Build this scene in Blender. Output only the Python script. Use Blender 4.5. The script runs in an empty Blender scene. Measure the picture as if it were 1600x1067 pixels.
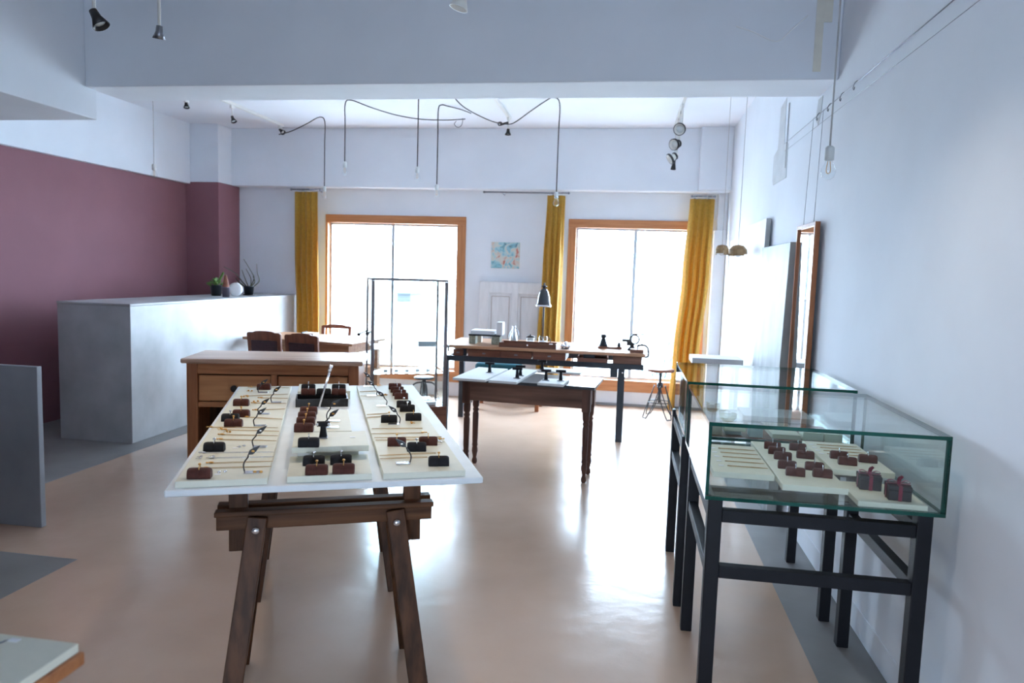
import bpy, bmesh, math, random
import numpy as np
from mathutils import Vector, Matrix

sc = bpy.context.scene
COL = sc.collection
rnd = random.Random(7)

# ------------------------------------------------------------------ camera
EYE = Vector((0.0, 0.0, 1.5))
YAW, PITCH, ROLL, FPX = 0.157194, -0.09576, 0.0315677, 1123.25
FWD = Vector((-math.sin(YAW)*math.cos(PITCH), math.cos(YAW)*math.cos(PITCH), math.sin(PITCH)))
_r0 = Vector((math.cos(YAW), math.sin(YAW), 0)); _u0 = _r0.cross(FWD)
RGT = _r0*math.cos(ROLL) + _u0*math.sin(ROLL); UPV = RGT.cross(FWD)
cam_d = bpy.data.cameras.new('camera'); cam = bpy.data.objects.new('camera', cam_d); COL.objects.link(cam)
cam_d.sensor_width = 36.0; cam_d.lens = FPX*36.0/1600.0; cam_d.clip_start = 0.05; cam_d.clip_end = 200
cam.matrix_world = Matrix(((RGT.x, UPV.x, -FWD.x, EYE.x), (RGT.y, UPV.y, -FWD.y, EYE.y), (RGT.z, UPV.z, -FWD.z, EYE.z), (0, 0, 0, 1)))
cam_d.dof.use_dof = True; cam_d.dof.focus_distance = 3.2; cam_d.dof.aperture_fstop = 3.5
sc.camera = cam

# ------------------------------------------------------------------ light
WORLD_STRENGTH = 36.0
w = bpy.data.worlds.new('daylight'); sc.world = w; w.use_nodes = True
_bg = w.node_tree.nodes['Background']; _bg.inputs[0].default_value = (0.64, 0.795, 1.0, 1); _bg.inputs[1].default_value = WORLD_STRENGTH

def portal(name, loc, sx, sy, rx):
    l = bpy.data.lights.new(name, 'AREA'); l.shape = 'RECTANGLE'; l.size = sx; l.size_y = sy; l.cycles.is_portal = True
    o = bpy.data.objects.new(name, l); COL.objects.link(o); o.location = loc; o.rotation_euler = (rx, 0, 0)
    return o
portal('window_portal', (-2.78, 8.47, 1.15), 1.74, 1.96, -math.pi/2)
portal('window_portal', (0.07, 8.47, 1.15), 1.56, 1.96, -math.pi/2)
portal('rear_portal', (-0.1, -1.12, 0.875), 0.7, 0.55, math.pi/2)  # serves the fill opening added behind the camera

sc.view_settings.view_transform = 'Standard'; sc.view_settings.look = 'None'
sc.view_settings.exposure = 0.32; sc.view_settings.gamma = 1.0; sc.view_settings.use_curve_mapping = False
sc.cycles.use_denoising = True
sc.cycles.max_bounces = 14; sc.cycles.diffuse_bounces = 8; sc.cycles.glossy_bounces = 6; sc.cycles.transparent_max_bounces = 40
sc.cycles.sample_clamp_indirect = 12.0

# ------------------------------------------------------------------ where a pixel of the photograph lies in the room
def ray(px, py):
    return FWD + RGT*((px-800.0)/FPX) - UPV*((py-533.5)/FPX)
def Pz(px, py, z=0.0):
    d = ray(px, py); return EYE + d*((z-EYE.z)/d.z)
def Py(px, py, y):
    d = ray(px, py); return EYE + d*((y-EYE.y)/d.y)
def Px(px, py, x):
    d = ray(px, py); return EYE + d*((x-EYE.x)/d.x)

# ------------------------------------------------------------------ materials
def mat(name, col, rough=0.6, metal=0.0, noise=0.0, scale=6.0, bump=0.0, spec=0.5, stretch=(1, 1, 1), col2=None, coat=0.0, sheen=0.0, detail=5.0, bscale=None, rough_var=0.0):
    m = bpy.data.materials.new(name); m.use_nodes = True
    nt = m.node_tree; b = nt.nodes['Principled BSDF']
    b.inputs['Base Color'].default_value = (*col, 1); b.inputs['Roughness'].default_value = rough
    b.inputs['Metallic'].default_value = metal; b.inputs['Specular IOR Level'].default_value = spec
    if coat: b.inputs['Coat Weight'].default_value = coat; b.inputs['Coat Roughness'].default_value = 0.12
    if sheen: b.inputs['Sheen Weight'].default_value = sheen
    if noise or col2 or bump or rough_var:
        tc = nt.nodes.new('ShaderNodeTexCoord'); mp = nt.nodes.new('ShaderNodeMapping'); mp.inputs['Scale'].default_value = stretch
        nt.links.new(tc.outputs['Object'], mp.inputs['Vector'])
        nz = nt.nodes.new('ShaderNodeTexNoise'); nz.inputs['Scale'].default_value = scale; nz.inputs['Detail'].default_value = detail
        nt.links.new(mp.outputs[0], nz.inputs['Vector'])
        if noise or col2:
            cr = nt.nodes.new('ShaderNodeValToRGB')
            c2 = col2 if col2 else tuple(min(1, c*(1+noise)) for c in col)
            c1 = col if col2 else tuple(c*(1-noise) for c in col)
            cr.color_ramp.elements[0].position = 0.32; cr.color_ramp.elements[1].position = 0.68
            cr.color_ramp.elements[0].color = (*c1, 1); cr.color_ramp.elements[1].color = (*c2, 1)
            nt.links.new(nz.outputs['Fac'], cr.inputs['Fac']); nt.links.new(cr.outputs['Color'], b.inputs['Base Color'])
        if rough_var:
            mr = nt.nodes.new('ShaderNodeMapRange'); mr.inputs['To Min'].default_value = rough-rough_var; mr.inputs['To Max'].default_value = rough+rough_var
            nt.links.new(nz.outputs['Fac'], mr.inputs['Value']); nt.links.new(mr.outputs[0], b.inputs['Roughness'])
        if bump:
            bp = nt.nodes.new('ShaderNodeBump'); bp.inputs['Strength'].default_value = bump; bp.inputs['Distance'].default_value = 0.01
            src = nz
            if bscale:
                src = nt.nodes.new('ShaderNodeTexNoise'); src.inputs['Scale'].default_value = bscale; src.inputs['Detail'].default_value = 4
                nt.links.new(tc.outputs['Object'], src.inputs['Vector'])
            nt.links.new(src.outputs['Fac'], bp.inputs['Height']); nt.links.new(bp.outputs[0], b.inputs['Normal'])
    return m

def wood(name, c1, c2, rough=0.5, axis='X', scale=7.0, bump=0.08, spec=0.4):
    st = {'X': (0.35, 5, 5), 'Y': (5, 0.35, 5), 'Z': (5, 5, 0.35)}[axis]
    return mat(name, c1, rough, col2=c2, scale=scale, stretch=st, bump=bump, detail=7, spec=spec)

def glass_mat(name, tint=(0.96, 0.985, 0.98), f0=0.022):
    m = bpy.data.materials.new(name); m.use_nodes = True; nt = m.node_tree
    for n in list(nt.nodes): nt.nodes.remove(n)
    out = nt.nodes.new('ShaderNodeOutputMaterial'); mx = nt.nodes.new('ShaderNodeMixShader')
    tr = nt.nodes.new('ShaderNodeBsdfTransparent'); tr.inputs[0].default_value = (*tint, 1)
    gl = nt.nodes.new('ShaderNodeBsdfGlossy'); gl.inputs['Roughness'].default_value = 0.0
    lw = nt.nodes.new('ShaderNodeLayerWeight'); lw.inputs['Blend'].default_value = 0.5
    pw = nt.nodes.new('ShaderNodeMath'); pw.operation = 'POWER'; pw.inputs[1].default_value = 5.0
    ma = nt.nodes.new('ShaderNodeMath'); ma.operation = 'MULTIPLY_ADD'; ma.inputs[1].default_value = 0.95; ma.inputs[2].default_value = f0
    nt.links.new(lw.outputs['Facing'], pw.inputs[0]); nt.links.new(pw.outputs[0], ma.inputs[0]); nt.links.new(ma.outputs[0], mx.inputs[0])
    nt.links.new(tr.outputs[0], mx.inputs[1]); nt.links.new(gl.outputs[0], mx.inputs[2]); nt.links.new(mx.outputs[0], out.inputs[0])
    return m

M = {}
M['white_wall'] = mat('white_plaster', (0.765, 0.805, 0.86), 0.75, noise=0.025, scale=2.5, bump=0.06, bscale=14)
M['ceiling'] = mat('white_ceiling_paint', (0.77, 0.795, 0.85), 0.8, noise=0.02, scale=2, bump=0.04, bscale=12)
M['pink'] = mat('dusty_pink_plaster', (0.27, 0.120, 0.142), 0.8, noise=0.05, scale=2, bump=0.04, bscale=15)
M['concrete'] = mat('troweled_concrete', (0.42, 0.43, 0.44), 0.42, noise=0.14, scale=3.5, bump=0.08, bscale=10, detail=8)
M['dark_concrete'] = mat('grey_mortar', (0.27, 0.28, 0.30), 0.6, noise=0.12, scale=3, bump=0.05)
M['window_wood'] = wood('orange_window_timber', (0.43, 0.17, 0.065), (0.55, 0.25, 0.11), 0.45, 'X')
M['window_wood_v'] = wood('orange_window_timber_upright', (0.43, 0.17, 0.065), (0.55, 0.25, 0.11), 0.45, 'Z')
M['alu'] = mat('grey_aluminium', (0.5, 0.54, 0.58), 0.35, 0.6)
M['glass'] = glass_mat('clear_glass', (0.965, 0.99, 0.984))
M['win_glass'] = glass_mat('window_glass', (0.96, 0.985, 0.985))
M['glass_edge'] = mat('green_glass_edge', (0.004, 0.07, 0.052), 0.12, noise=0.5, scale=5)
M['pine'] = wood('old_pine', (0.30, 0.100, 0.036), (0.52, 0.215, 0.083), 0.45, 'X', 6)
M['pine_v'] = wood('old_pine_upright', (0.28, 0.090, 0.033), (0.44, 0.165, 0.062), 0.45, 'Z', 6)
M['pine_top'] = wood('old_pine_worn_glare_top', (0.44, 0.25, 0.16), (0.62, 0.42, 0.30), 0.35, 'X', 6)  # worn top, paler still with glare put into the colour
M['pine_light'] = wood('old_pine_drawer', (0.42, 0.165, 0.06), (0.58, 0.265, 0.105), 0.42, 'X', 5)
M['walnut'] = wood('dark_stained_wood', (0.040, 0.017, 0.008), (0.125, 0.052, 0.023), 0.5, 'Z', 6, 0.15, 0.2)
M['walnut_x'] = wood('dark_stained_wood_bar', (0.045, 0.019, 0.009), (0.145, 0.062, 0.027), 0.5, 'X', 6, 0.15, 0.2)
M['old_brown'] = wood('weathered_brown_wood', (0.075, 0.036, 0.024), (0.25, 0.13, 0.088), 0.6, 'X', 4, 0.25)
M['old_brown_v'] = wood('weathered_brown_leg', (0.075, 0.031, 0.02), (0.17, 0.072, 0.045), 0.5, 'Z', 4, 0.2)
M['bench_wood'] = wood('bench_timber', (0.42, 0.21, 0.11), (0.58, 0.33, 0.19), 0.4, 'X')
M['red_wood'] = wood('red_brown_drawer_wood', (0.13, 0.045, 0.025), (0.24, 0.095, 0.055), 0.45, 'X')
M['table_wood'] = wood('dining_table_oak', (0.28, 0.13, 0.06), (0.42, 0.22, 0.11), 0.4, 'X')
M['chair_wood'] = wood('chair_mahogany', (0.14, 0.042, 0.022), (0.24, 0.08, 0.04), 0.38, 'Z')
M['burgundy'] = mat('burgundy_leather', (0.045, 0.014, 0.02), 0.5, noise=0.2, scale=30, bump=0.1)
M['steel_dark'] = mat('dark_blue_steel', (0.028, 0.036, 0.048), 0.45, 0.2, noise=0.15, scale=8)
M['black_frame'] = mat('black_painted_frame', (0.009, 0.010, 0.014), 0.5, noise=0.15, scale=10, spec=0.25)
M['vitrine_metal'] = mat('flare_paled_steel', (0.20, 0.175, 0.18), 0.4, 0.3, noise=0.2, scale=10)  # dark frame steel, colour lightened to stand for window flare
M['black'] = mat('matt_black_metal', (0.012, 0.012, 0.014), 0.45)
M['slate'] = mat('dark_slate_top', (0.055, 0.06, 0.068), 0.3, noise=0.25, scale=10)
M['white_paint'] = mat('worn_white_tabletop', (0.74, 0.78, 0.80), 0.55, noise=0.03, scale=12, bump=0.04)
M['cream'] = mat('cream_board', (0.72, 0.71, 0.59), 0.6, noise=0.02, scale=40)
M['cream_white'] = mat('white_foam_block', (0.80, 0.81, 0.79), 0.7, noise=0.02, scale=40)
M['paper'] = mat('white_card', (0.85, 0.86, 0.87), 0.6, noise=0.01, scale=30)
M['tan_box'] = mat('tan_card', (0.50, 0.42, 0.34), 0.7, noise=0.05, scale=20)
M['velvet_brown'] = mat('brown_velvet', (0.072, 0.015, 0.008), 0.8, noise=0.2, scale=60, sheen=0.08)
M['velvet_black'] = mat('black_velvet', (0.008, 0.008, 0.011), 0.85, noise=0.3, scale=60, sheen=0.03)
M['gold'] = mat('polished_gold', (0.75, 0.42, 0.13), 0.28, 0.85, noise=0.05, scale=30)
M['silver'] = mat('polished_silver', (0.78, 0.79, 0.82), 0.2, 0.9, noise=0.03, scale=30)
M['chain'] = mat('fine_gold_chain', (0.55, 0.40, 0.22), 0.35, 0.7, noise=0.05, scale=60)
M['pewter'] = mat('brushed_pewter', (0.22, 0.23, 0.26), 0.3, 0.9, noise=0.1, scale=30)
M['mirror'] = mat('mirror_silvering', (0.9, 0.92, 0.93), 0.02, 1.0)
M['gift'] = mat('dark_brown_gift_paper', (0.022, 0.015, 0.018), 0.5, noise=0.1, scale=30)
M['ribbon'] = mat('wine_red_satin_ribbon', (0.20, 0.022, 0.045), 0.3, noise=0.15, scale=50)
M['cord'] = mat('black_cable', (0.035, 0.036, 0.042), 0.6)
M['white_cord'] = mat('pale_cable', (0.42, 0.42, 0.42), 0.6)
M['porcelain'] = mat('porcelain', (0.66, 0.70, 0.70), 0.3)
M['bulb'] = glass_mat('bulb_glass', (0.97, 0.985, 0.99), 0.08)
M['white_metal'] = mat('white_enamel', (0.72, 0.72, 0.69), 0.35)
M['pot'] = mat('dark_plastic_pot', (0.018, 0.023, 0.03), 0.4)
M['pot_grey'] = mat('grey_purple_pot', (0.16, 0.14, 0.19), 0.5)
M['leaf'] = mat('green_leaf', (0.09, 0.17, 0.03), 0.5, noise=0.4, scale=14)
M['twig'] = mat('grey_green_twig', (0.10, 0.11, 0.08), 0.7)
M['bark'] = mat('red_brown_bark', (0.22, 0.075, 0.045), 0.8, noise=0.4, scale=30, bump=0.3)
M['ceramic'] = mat('white_ceramic', (0.80, 0.79, 0.80), 0.45, noise=0.03, scale=10)
M['teal'] = mat('teal_cushion_fabric', (0.012, 0.11, 0.15), 0.8, noise=0.15, scale=40)
M['linen'] = mat('cream_linen', (0.66, 0.61, 0.50), 0.85, noise=0.06, scale=20)
M['shell'] = mat('brown_leaf_shade', (0.30, 0.19, 0.09), 0.6, noise=0.25, scale=25)
M['shade_dark'] = mat('dark_lamp_enamel', (0.035, 0.042, 0.055), 0.3, coat=0.4)
M['wire'] = mat('thin_steel_wire', (0.30, 0.32, 0.36), 0.4, 0.6)
M['soil'] = mat('potting_soil', (0.03, 0.02, 0.015), 0.95, noise=0.3, scale=60)
M['rattan'] = mat('woven_grey_green', (0.34, 0.36, 0.29), 0.7, noise=0.3, scale=60)
M['cable_white'] = mat('white_cable', (0.85, 0.86, 0.87), 0.5)
M['stain'] = mat('grey_plaster_patch', (0.58, 0.60, 0.62), 0.8, noise=0.06, scale=9)
M['tape'] = mat('aged_masking_tape', (0.74, 0.72, 0.64), 0.7, noise=0.06, scale=12)
M['outdoor_ground'] = mat('pale_gravel', (0.45, 0.45, 0.44), 0.9, noise=0.1, scale=3)
M['leaf_out'] = mat('blue_green_leaf', (0.02, 0.062, 0.058), 0.6, noise=0.2, scale=6)
M['outbuilding'] = mat('grey_cladding', (0.03, 0.031, 0.033), 0.8, noise=0.1, scale=3)

# whitewashed panel with grey weathering
M['panel_grey'] = mat('grey_washed_board', (0.06, 0.066, 0.074), 0.55, col2=(0.23, 0.248, 0.262), scale=3.2, stretch=(2.2, 2.2, 0.8), bump=0.05, detail=9)
M['board_edge'] = mat('raw_grey_board_edge', (0.42, 0.43, 0.42), 0.8, noise=0.05, scale=10)
M['panel_white'] = mat('white_board', (0.83, 0.84, 0.86), 0.6, noise=0.02, scale=4)
M['worn_white'] = mat('worn_white_door_paint', (0.72, 0.72, 0.74), 0.55, noise=0.05, scale=9, bump=0.15, stretch=(3, 3, 0.6))
M['distress'] = mat('bare_wood_in_worn_paint', (0.42, 0.36, 0.33), 0.7)

def curtain_mat():
    m = mat('mustard_curtain_fabric', (0.56, 0.33, 0.045), 0.75, noise=0.12, scale=40, sheen=0.15)
    nt = m.node_tree; out = nt.nodes['Material Output']; b = nt.nodes['Principled BSDF']
    t = nt.nodes.new('ShaderNodeBsdfTranslucent'); t.inputs[0].default_value = (0.72, 0.38, 0.03, 1)
    mx = nt.nodes.new('ShaderNodeMixShader'); mx.inputs[0].default_value = 0.22
    nt.links.new(b.outputs[0], mx.inputs[1]); nt.links.new(t.outputs[0], mx.inputs[2]); nt.links.new(mx.outputs[0], out.inputs[0])
    return m
M['curtain'] = curtain_mat()

def floor_mat():
    m = bpy.data.materials.new('coated_concrete_floor'); m.use_nodes = True; nt = m.node_tree; b = nt.nodes['Principled BSDF']
    L = nt.links.new; N = nt.nodes.new
    tc = N('ShaderNodeTexCoord'); sx = N('ShaderNodeSeparateXYZ'); L(tc.outputs['Object'], sx.inputs[0])
    def cmp(sock, thr, gt=True):
        n = N('ShaderNodeMath'); n.operation = 'GREATER_THAN' if gt else 'LESS_THAN'; n.inputs[1].default_value = thr; L(sock, n.inputs[0]); return n.outputs[0]
    def op(a, b_, o):
        n = N('ShaderNodeMath'); n.operation = o; L(a, n.inputs[0]); L(b_, n.inputs[1]); return n.outputs[0]
    right = cmp(sx.outputs['X'], 0.776)
    left = cmp(sx.outputs['X'], -3.78, False)
    nl = op(cmp(sx.outputs['X'], -2.66, False), cmp(sx.outputs['Y'], 3.10, False), 'MULTIPLY')
    grey = op(op(right, left, 'MAXIMUM'), nl, 'MAXIMUM')
    nz = N('ShaderNodeTexNoise'); nz.inputs['Scale'].default_value = 2.2; nz.inputs['Detail'].default_value = 8; L(tc.outputs['Object'], nz.inputs['Vector'])
    def ramp(c1, c2):
        r = N('ShaderNodeValToRGB'); r.color_ramp.elements[0].position = 0.3; r.color_ramp.elements[1].position = 0.7
        r.color_ramp.elements[0].color = (*c1, 1); r.color_ramp.elements[1].color = (*c2, 1); L(nz.outputs['Fac'], r.inputs[0]); return r.outputs[0]
    beige = ramp((0.52, 0.365, 0.268), (0.58, 0.415, 0.31)); gr = ramp((0.185, 0.180, 0.176), (0.25, 0.243, 0.238))
    mx = N('ShaderNodeMix'); mx.data_type = 'RGBA'; L(grey, mx.inputs[0]); L(beige, mx.inputs[6]); L(gr, mx.inputs[7]); L(mx.outputs[2], b.inputs['Base Color'])
    rg = N('ShaderNodeMapRange'); rg.inputs['To Min'].default_value = 0.22; rg.inputs['To Max'].default_value = 0.5; L(grey, rg.inputs['Value'])
    L(rg.outputs[0], b.inputs['Roughness'])
    n2 = N('ShaderNodeTexNoise'); n2.inputs['Scale'].default_value = 7; n2.inputs['Detail'].default_value = 5; L(tc.outputs['Object'], n2.inputs['Vector'])
    bp = N('ShaderNodeBump'); bp.inputs['Strength'].default_value = 0.10; bp.inputs['Distance'].default_value = 0.022; L(n2.outputs['Fac'], bp.inputs['Height']); L(bp.outputs[0], b.inputs['Normal'])
    return m
M['floor'] = floor_mat()

def painting_mat():
    m = bpy.data.materials.new('abstract_paint'); m.use_nodes = True; nt = m.node_tree; b = nt.nodes['Principled BSDF']
    L = nt.links.new; N = nt.nodes.new
    tc = N('ShaderNodeTexCoord'); nz = N('ShaderNodeTexNoise'); nz.inputs['Scale'].default_value = 11; nz.inputs['Detail'].default_value = 4; nz.inputs['Distortion'].default_value = 1.2
    L(tc.outputs['Object'], nz.inputs['Vector'])
    r = N('ShaderNodeValToRGB'); e = r.color_ramp.elements
    e[0].position = 0.30; e[0].color = (0.12, 0.17, 0.2, 1); e[1].position = 0.76; e[1].color = (0.55, 0.12, 0.10, 1)
    for p, c in ((0.40, (0.22, 0.48, 0.58)), (0.47, (0.38, 0.58, 0.63)), (0.54, (0.60, 0.62, 0.58)), (0.61, (0.62, 0.48, 0.42)), (0.67, (0.5, 0.2, 0.16))):
        x = e.new(p); x.color = (*c, 1)
    L(nz.outputs['Fac'], r.inputs[0]); L(r.outputs[0], b.inputs['Base Color']); b.inputs['Roughness'].default_value = 0.6
    return m
M['painting'] = painting_mat()

# ------------------------------------------------------------------ mesh helpers
class MB:
    def __init__(s): s.bm = bmesh.new()
    def box(s, a, b, mi=0, rot=None, piv=None):
        (x0, y0, z0), (x1, y1, z1) = a, b
        vs = [Vector((x, y, z)) for z in (z0, z1) for (x, y) in ((x0, y0), (x1, y0), (x1, y1), (x0, y1))]
        if rot is not None:
            pv = Vector(piv) if piv is not None else (Vector(a)+Vector(b))/2
            vs = [pv + rot @ (v-pv) for v in vs]
        v = [s.bm.verts.new(p) for p in vs]
        for f in ((3, 2, 1, 0), (4, 5, 6, 7), (0, 1, 5, 4), (1, 2, 6, 5), (2, 3, 7, 6), (3, 0, 4, 7)):
            fc = s.bm.faces.new([v[i] for i in f]); fc.material_index = mi
        return s
    def cbox(s, c, sz, mi=0, rot=None):
        c = Vector(c); h = Vector(sz)/2; return s.box(c-h, c+h, mi, rot, c)
    def bar(s, p0, p1, w, d, side=(1, 0, 0), mi=0):
        p0 = Vector(p0); p1 = Vector(p1); ax = (p1-p0).normalized(); sd = Vector(side); sd = (sd-ax*sd.dot(ax)).normalized(); up = ax.cross(sd)
        v = [s.bm.verts.new(p + sd*(i*w/2) + up*(j*d/2)) for p in (p0, p1) for (i, j) in ((-1, -1), (1, -1), (1, 1), (-1, 1))]
        for f in ((3, 2, 1, 0), (4, 5, 6, 7), (0, 1, 5, 4), (1, 2, 6, 5), (2, 3, 7, 6), (3, 0, 4, 7)):
            fc = s.bm.faces.new([v[i] for i in f]); fc.material_index = mi
        return s
    def tube(s, pts, r, seg=8, mi=0, cap=True):
        pts = [Vector(p) for p in pts]; n = len(pts); rs = r if isinstance(r, (list, tuple)) else [r]*n
        up = None; rings = []
        for i, p in enumerate(pts):
            t = (pts[min(i+1, n-1)] - pts[max(i-1, 0)]).normalized()
            if up is None:
                up = Vector((0, 0, 1)) if abs(t.z) < 0.9 else Vector((1, 0, 0))
            a = (up - t*up.dot(t)).normalized(); up = a; b = t.cross(a)
            rings.append([s.bm.verts.new(p + (a*math.cos(2*math.pi*k/seg) + b*math.sin(2*math.pi*k/seg))*rs[i]) for k in range(seg)])
        for i in range(n-1):
            for k in range(seg):
                f = s.bm.faces.new((rings[i][k], rings[i][(k+1) % seg], rings[i+1][(k+1) % seg], rings[i+1][k])); f.material_index = mi; f.smooth = True
        if cap:
            f = s.bm.faces.new(list(reversed(rings[0]))); f.material_index = mi
            f = s.bm.faces.new(rings[-1]); f.material_index = mi
        return s
    def lathe(s, prof, c=(0, 0, 0), seg=24, mi=0, mtx=None):
        c = Vector(c); rings = []
        for (r, z) in prof:
            if r < 1e-6: ps = [Vector((0, 0, z))]
            else: ps = [Vector((r*math.cos(2*math.pi*k/seg), r*math.sin(2*math.pi*k/seg), z)) for k in range(seg)]
            if mtx is not None: ps = [mtx @ p for p in ps]
            rings.append([s.bm.verts.new(c+p) for p in ps])
        for A, B in zip(rings, rings[1:]):
            for k in range(seg):
                a = [A[0]] if len(A) == 1 else [A[k], A[(k+1) % seg]]; b = [B[0]] if len(B) == 1 else [B[(k+1) % seg], B[k]]
                if len(a)+len(b) >= 3:
                    f = s.bm.faces.new(a+b); f.smooth = True; f.material_index = mi
        closed = prof[0] == prof[-1]
        for rg, rev in ((rings[0], True), (rings[-1], False)):
            if len(rg) > 2 and not closed:
                f = s.bm.faces.new(list(reversed(rg)) if rev else rg); f.material_index = mi
        return s
    def sph(s, c, r, seg=14, scale=(1, 1, 1), mi=0, mtx=None):
        n = 9; pr = []
        for i in range(n+1):
            a = -math.pi/2 + math.pi*i/n; pr.append((max(0, math.cos(a))*r if 0 < i < n else 0, math.sin(a)*r))
        S = Matrix.Diagonal(Vector(scale)); return s.lathe(pr, c, seg, mi, (mtx @ S) if mtx is not None else S)
    def prism(s, poly, z0, z1, mi=0, f=lambda x, y, z: (x, y, z)):
        a = [s.bm.verts.new(f(x, y, z0)) for x, y in poly]; b = [s.bm.verts.new(f(x, y, z1)) for x, y in poly]; n = len(poly)
        for k in range(n):
            fc = s.bm.faces.new((a[k], a[(k+1) % n], b[(k+1) % n], b[k])); fc.material_index = mi
        s.bm.faces.new(list(reversed(a))).material_index = mi; s.bm.faces.new(b).material_index = mi
        return s
    def build(s, name, m, parent=None, bevel=0.0, seg=2, loc=None):
        bmesh.ops.recalc_face_normals(s.bm, faces=s.bm.faces[:])
        if loc is not None: bmesh.ops.translate(s.bm, verts=s.bm.verts[:], vec=-Vector(loc))
        me = bpy.data.meshes.new(name); s.bm.to_mesh(me); s.bm.free()
        for x in (m if isinstance(m, (list, tuple)) else [m]): me.materials.append(x)
        o = bpy.data.objects.new(name, me); COL.objects.link(o)
        if loc is not None: o.location = loc
        if parent is not None: o.parent = parent
        if bevel:
            b = o.modifiers.new('bevel', 'BEVEL'); b.width = bevel; b.segments = seg; b.limit_method = 'ANGLE'; b.angle_limit = math.radians(50)
        return o

def tag(o, label=None, cat=None, group=None, kind=None):
    if label: o['label'] = label
    if cat: o['category'] = cat
    if group: o['group'] = group
    if kind: o['kind'] = kind
    return o
def thing(name, label, cat, loc=(0, 0, 0), rz=0.0, group=None):
    o = bpy.data.objects.new(name, None); COL.objects.link(o); o.empty_display_size = 0.1
    o.location = loc; o.rotation_euler = (0, 0, rz)
    return tag(o, label, cat, group)
def struct(mb, name, m, bevel=0.0): return tag(mb.build(name, m, None, bevel), kind='structure')
def dup(root, loc, rz, label, group=None):
    r = root.copy(); COL.objects.link(r); r.location = loc; r.rotation_euler = (0, 0, rz); r['label'] = label
    if group: r['group'] = group
    for ch in root.children:
        c = ch.copy(); COL.objects.link(c); c.parent = r
        for g in ch.children:
            d = g.copy(); COL.objects.link(d); d.parent = c
    return r
def RZ(a): return Matrix.Rotation(a, 3, 'Z')
def RX(a): return Matrix.Rotation(a, 3, 'X')
def RY(a): return Matrix.Rotation(a, 3, 'Y')
def smooth_path(pts, n=6):
    P = [Vector(p) for p in pts]; out = []
    for i in range(len(P)-1):
        p0, p1, p2, p3 = P[max(i-1, 0)], P[i], P[i+1], P[min(i+2, len(P)-1)]
        for k in range(n):
            t = k/n
            out.append(0.5*((2*p1) + (p2-p0)*t + (2*p0-5*p1+4*p2-p3)*t*t + (3*p1-p0-3*p2+p3)*t**3))
    out.append(P[-1]); return out

# ------------------------------------------------------------------ the room
XL, XR, YB, YF, ZC = -5.135, 1.04, 8.333, -1.0, 3.11
PX = XL-0.06                                   # pink wall lies a little behind the white band above it
struct(MB().box((XL-0.3, YF-0.15, -0.12), (XR+0.15, YB+0.15, 0)), 'floor', M['floor'])
struct(MB().box((XL-0.3, YF-0.15, ZC), (XR+0.15, YB+0.15, ZC+0.12)), 'ceiling', M['ceiling'])
struct(MB().box((XR, YF-0.15, 0), (XR+0.15, YB+0.15, ZC)), 'wall_right', M['white_wall'])
wl = tag(MB().box((PX-0.15, YF-0.15, 0), (PX, YB+0.15, 2.42)).build('wall_left', M['pink']), kind='structure')
MB().box((XL-0.21, YF-0.15, 2.42), (XL, YB+0.15, ZC)).build('upper_band', M['white_wall'], wl)
# back wall with its two openings
WIN = [(-3.645, -1.907), (-0.705, 0.86)]; WZ0, WZ1 = 0.17, 2.13
bw = MB(); T = YB+0.15
bw.box((PX, YB, 0), (WIN[0][0], T, ZC)).box((WIN[0][1], YB, 0), (WIN[1][0], T, ZC)).box((WIN[1][1], YB, 0), (XR, T, ZC))
for a, b in WIN: bw.box((a, YB, 0), (b, T, WZ0)).box((a, YB, WZ1), (b, T, ZC))
struct(bw, 'wall_back', M['white_wall'])
# wall behind the photographer with a small opening added for fill light
fw = MB(); FX0, FX1, FZ0, FZ1 = -0.45, 0.25, 0.6, 1.15
fw.box((PX, YF-0.15, 0), (FX0, YF, ZC)).box((FX1, YF-0.15, 0), (XR, YF, ZC)).box((FX0, YF-0.15, 0), (FX1, YF, FZ0)).box((FX0, YF-0.15, FZ1), (FX1, YF, ZC))
struct(fw, 'wall_front', M['dark_concrete'])
# beam across the room, dropped box on the left, soffit on the back wall, corner column, corner chase
struct(MB().box((-3.376, 4.10, 2.56), (XR-0.001, 4.47, ZC-0.001)), 'trim_1', M['white_wall'], 0.006)
struct(MB().box((XL+0.002, YF+0.001, 2.38), (-3.378, 4.20, ZC-0.001)), 'trim_2', M['white_wall'], 0.006)
struct(MB().box((-4.772, 8.15, 2.435), (XR-0.001, YB-0.001, ZC-0.001)), 'trim_3', M['white_wall'], 0.006)
cp = tag(MB().box((PX+0.001, 7.87, 0.001), (-4.774, YB-0.001, 2.44)).build('trim_4', M['pink'], None, 0.005), kind='structure')
MB().box((XL+0.001, 7.87, 2.441), (-4.774, YB-0.001, ZC-0.001)).build('upper_column', M['white_wall'], cp, 0.005)
struct(MB().box((0.70, 8.06, 2.445), (XR-0.002, 8.149, ZC-0.001)), 'trim_5', M['white_wall'], 0.006)
struct(MB().box((0.905, 8.22, 0.001), (XR-0.002, YB-0.001, 2.03)).box((0.935, 8.24, 2.03), (XR-0.002, YB-0.001, 2.434)), 'trim_6', M['white_wall'], 0.006)
struct(MB().box((XR-0.006, 2.2, 0.001), (XR-0.0005, 8.2, 0.115)), 'baseboard_right', M['white_wall'], 0.002)
struct(MB().box((-1.9, YB-0.012, 0.001), (0.9, YB-0.0005, 0.03)), 'baseboard_back', M['dark_concrete'])
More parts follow.
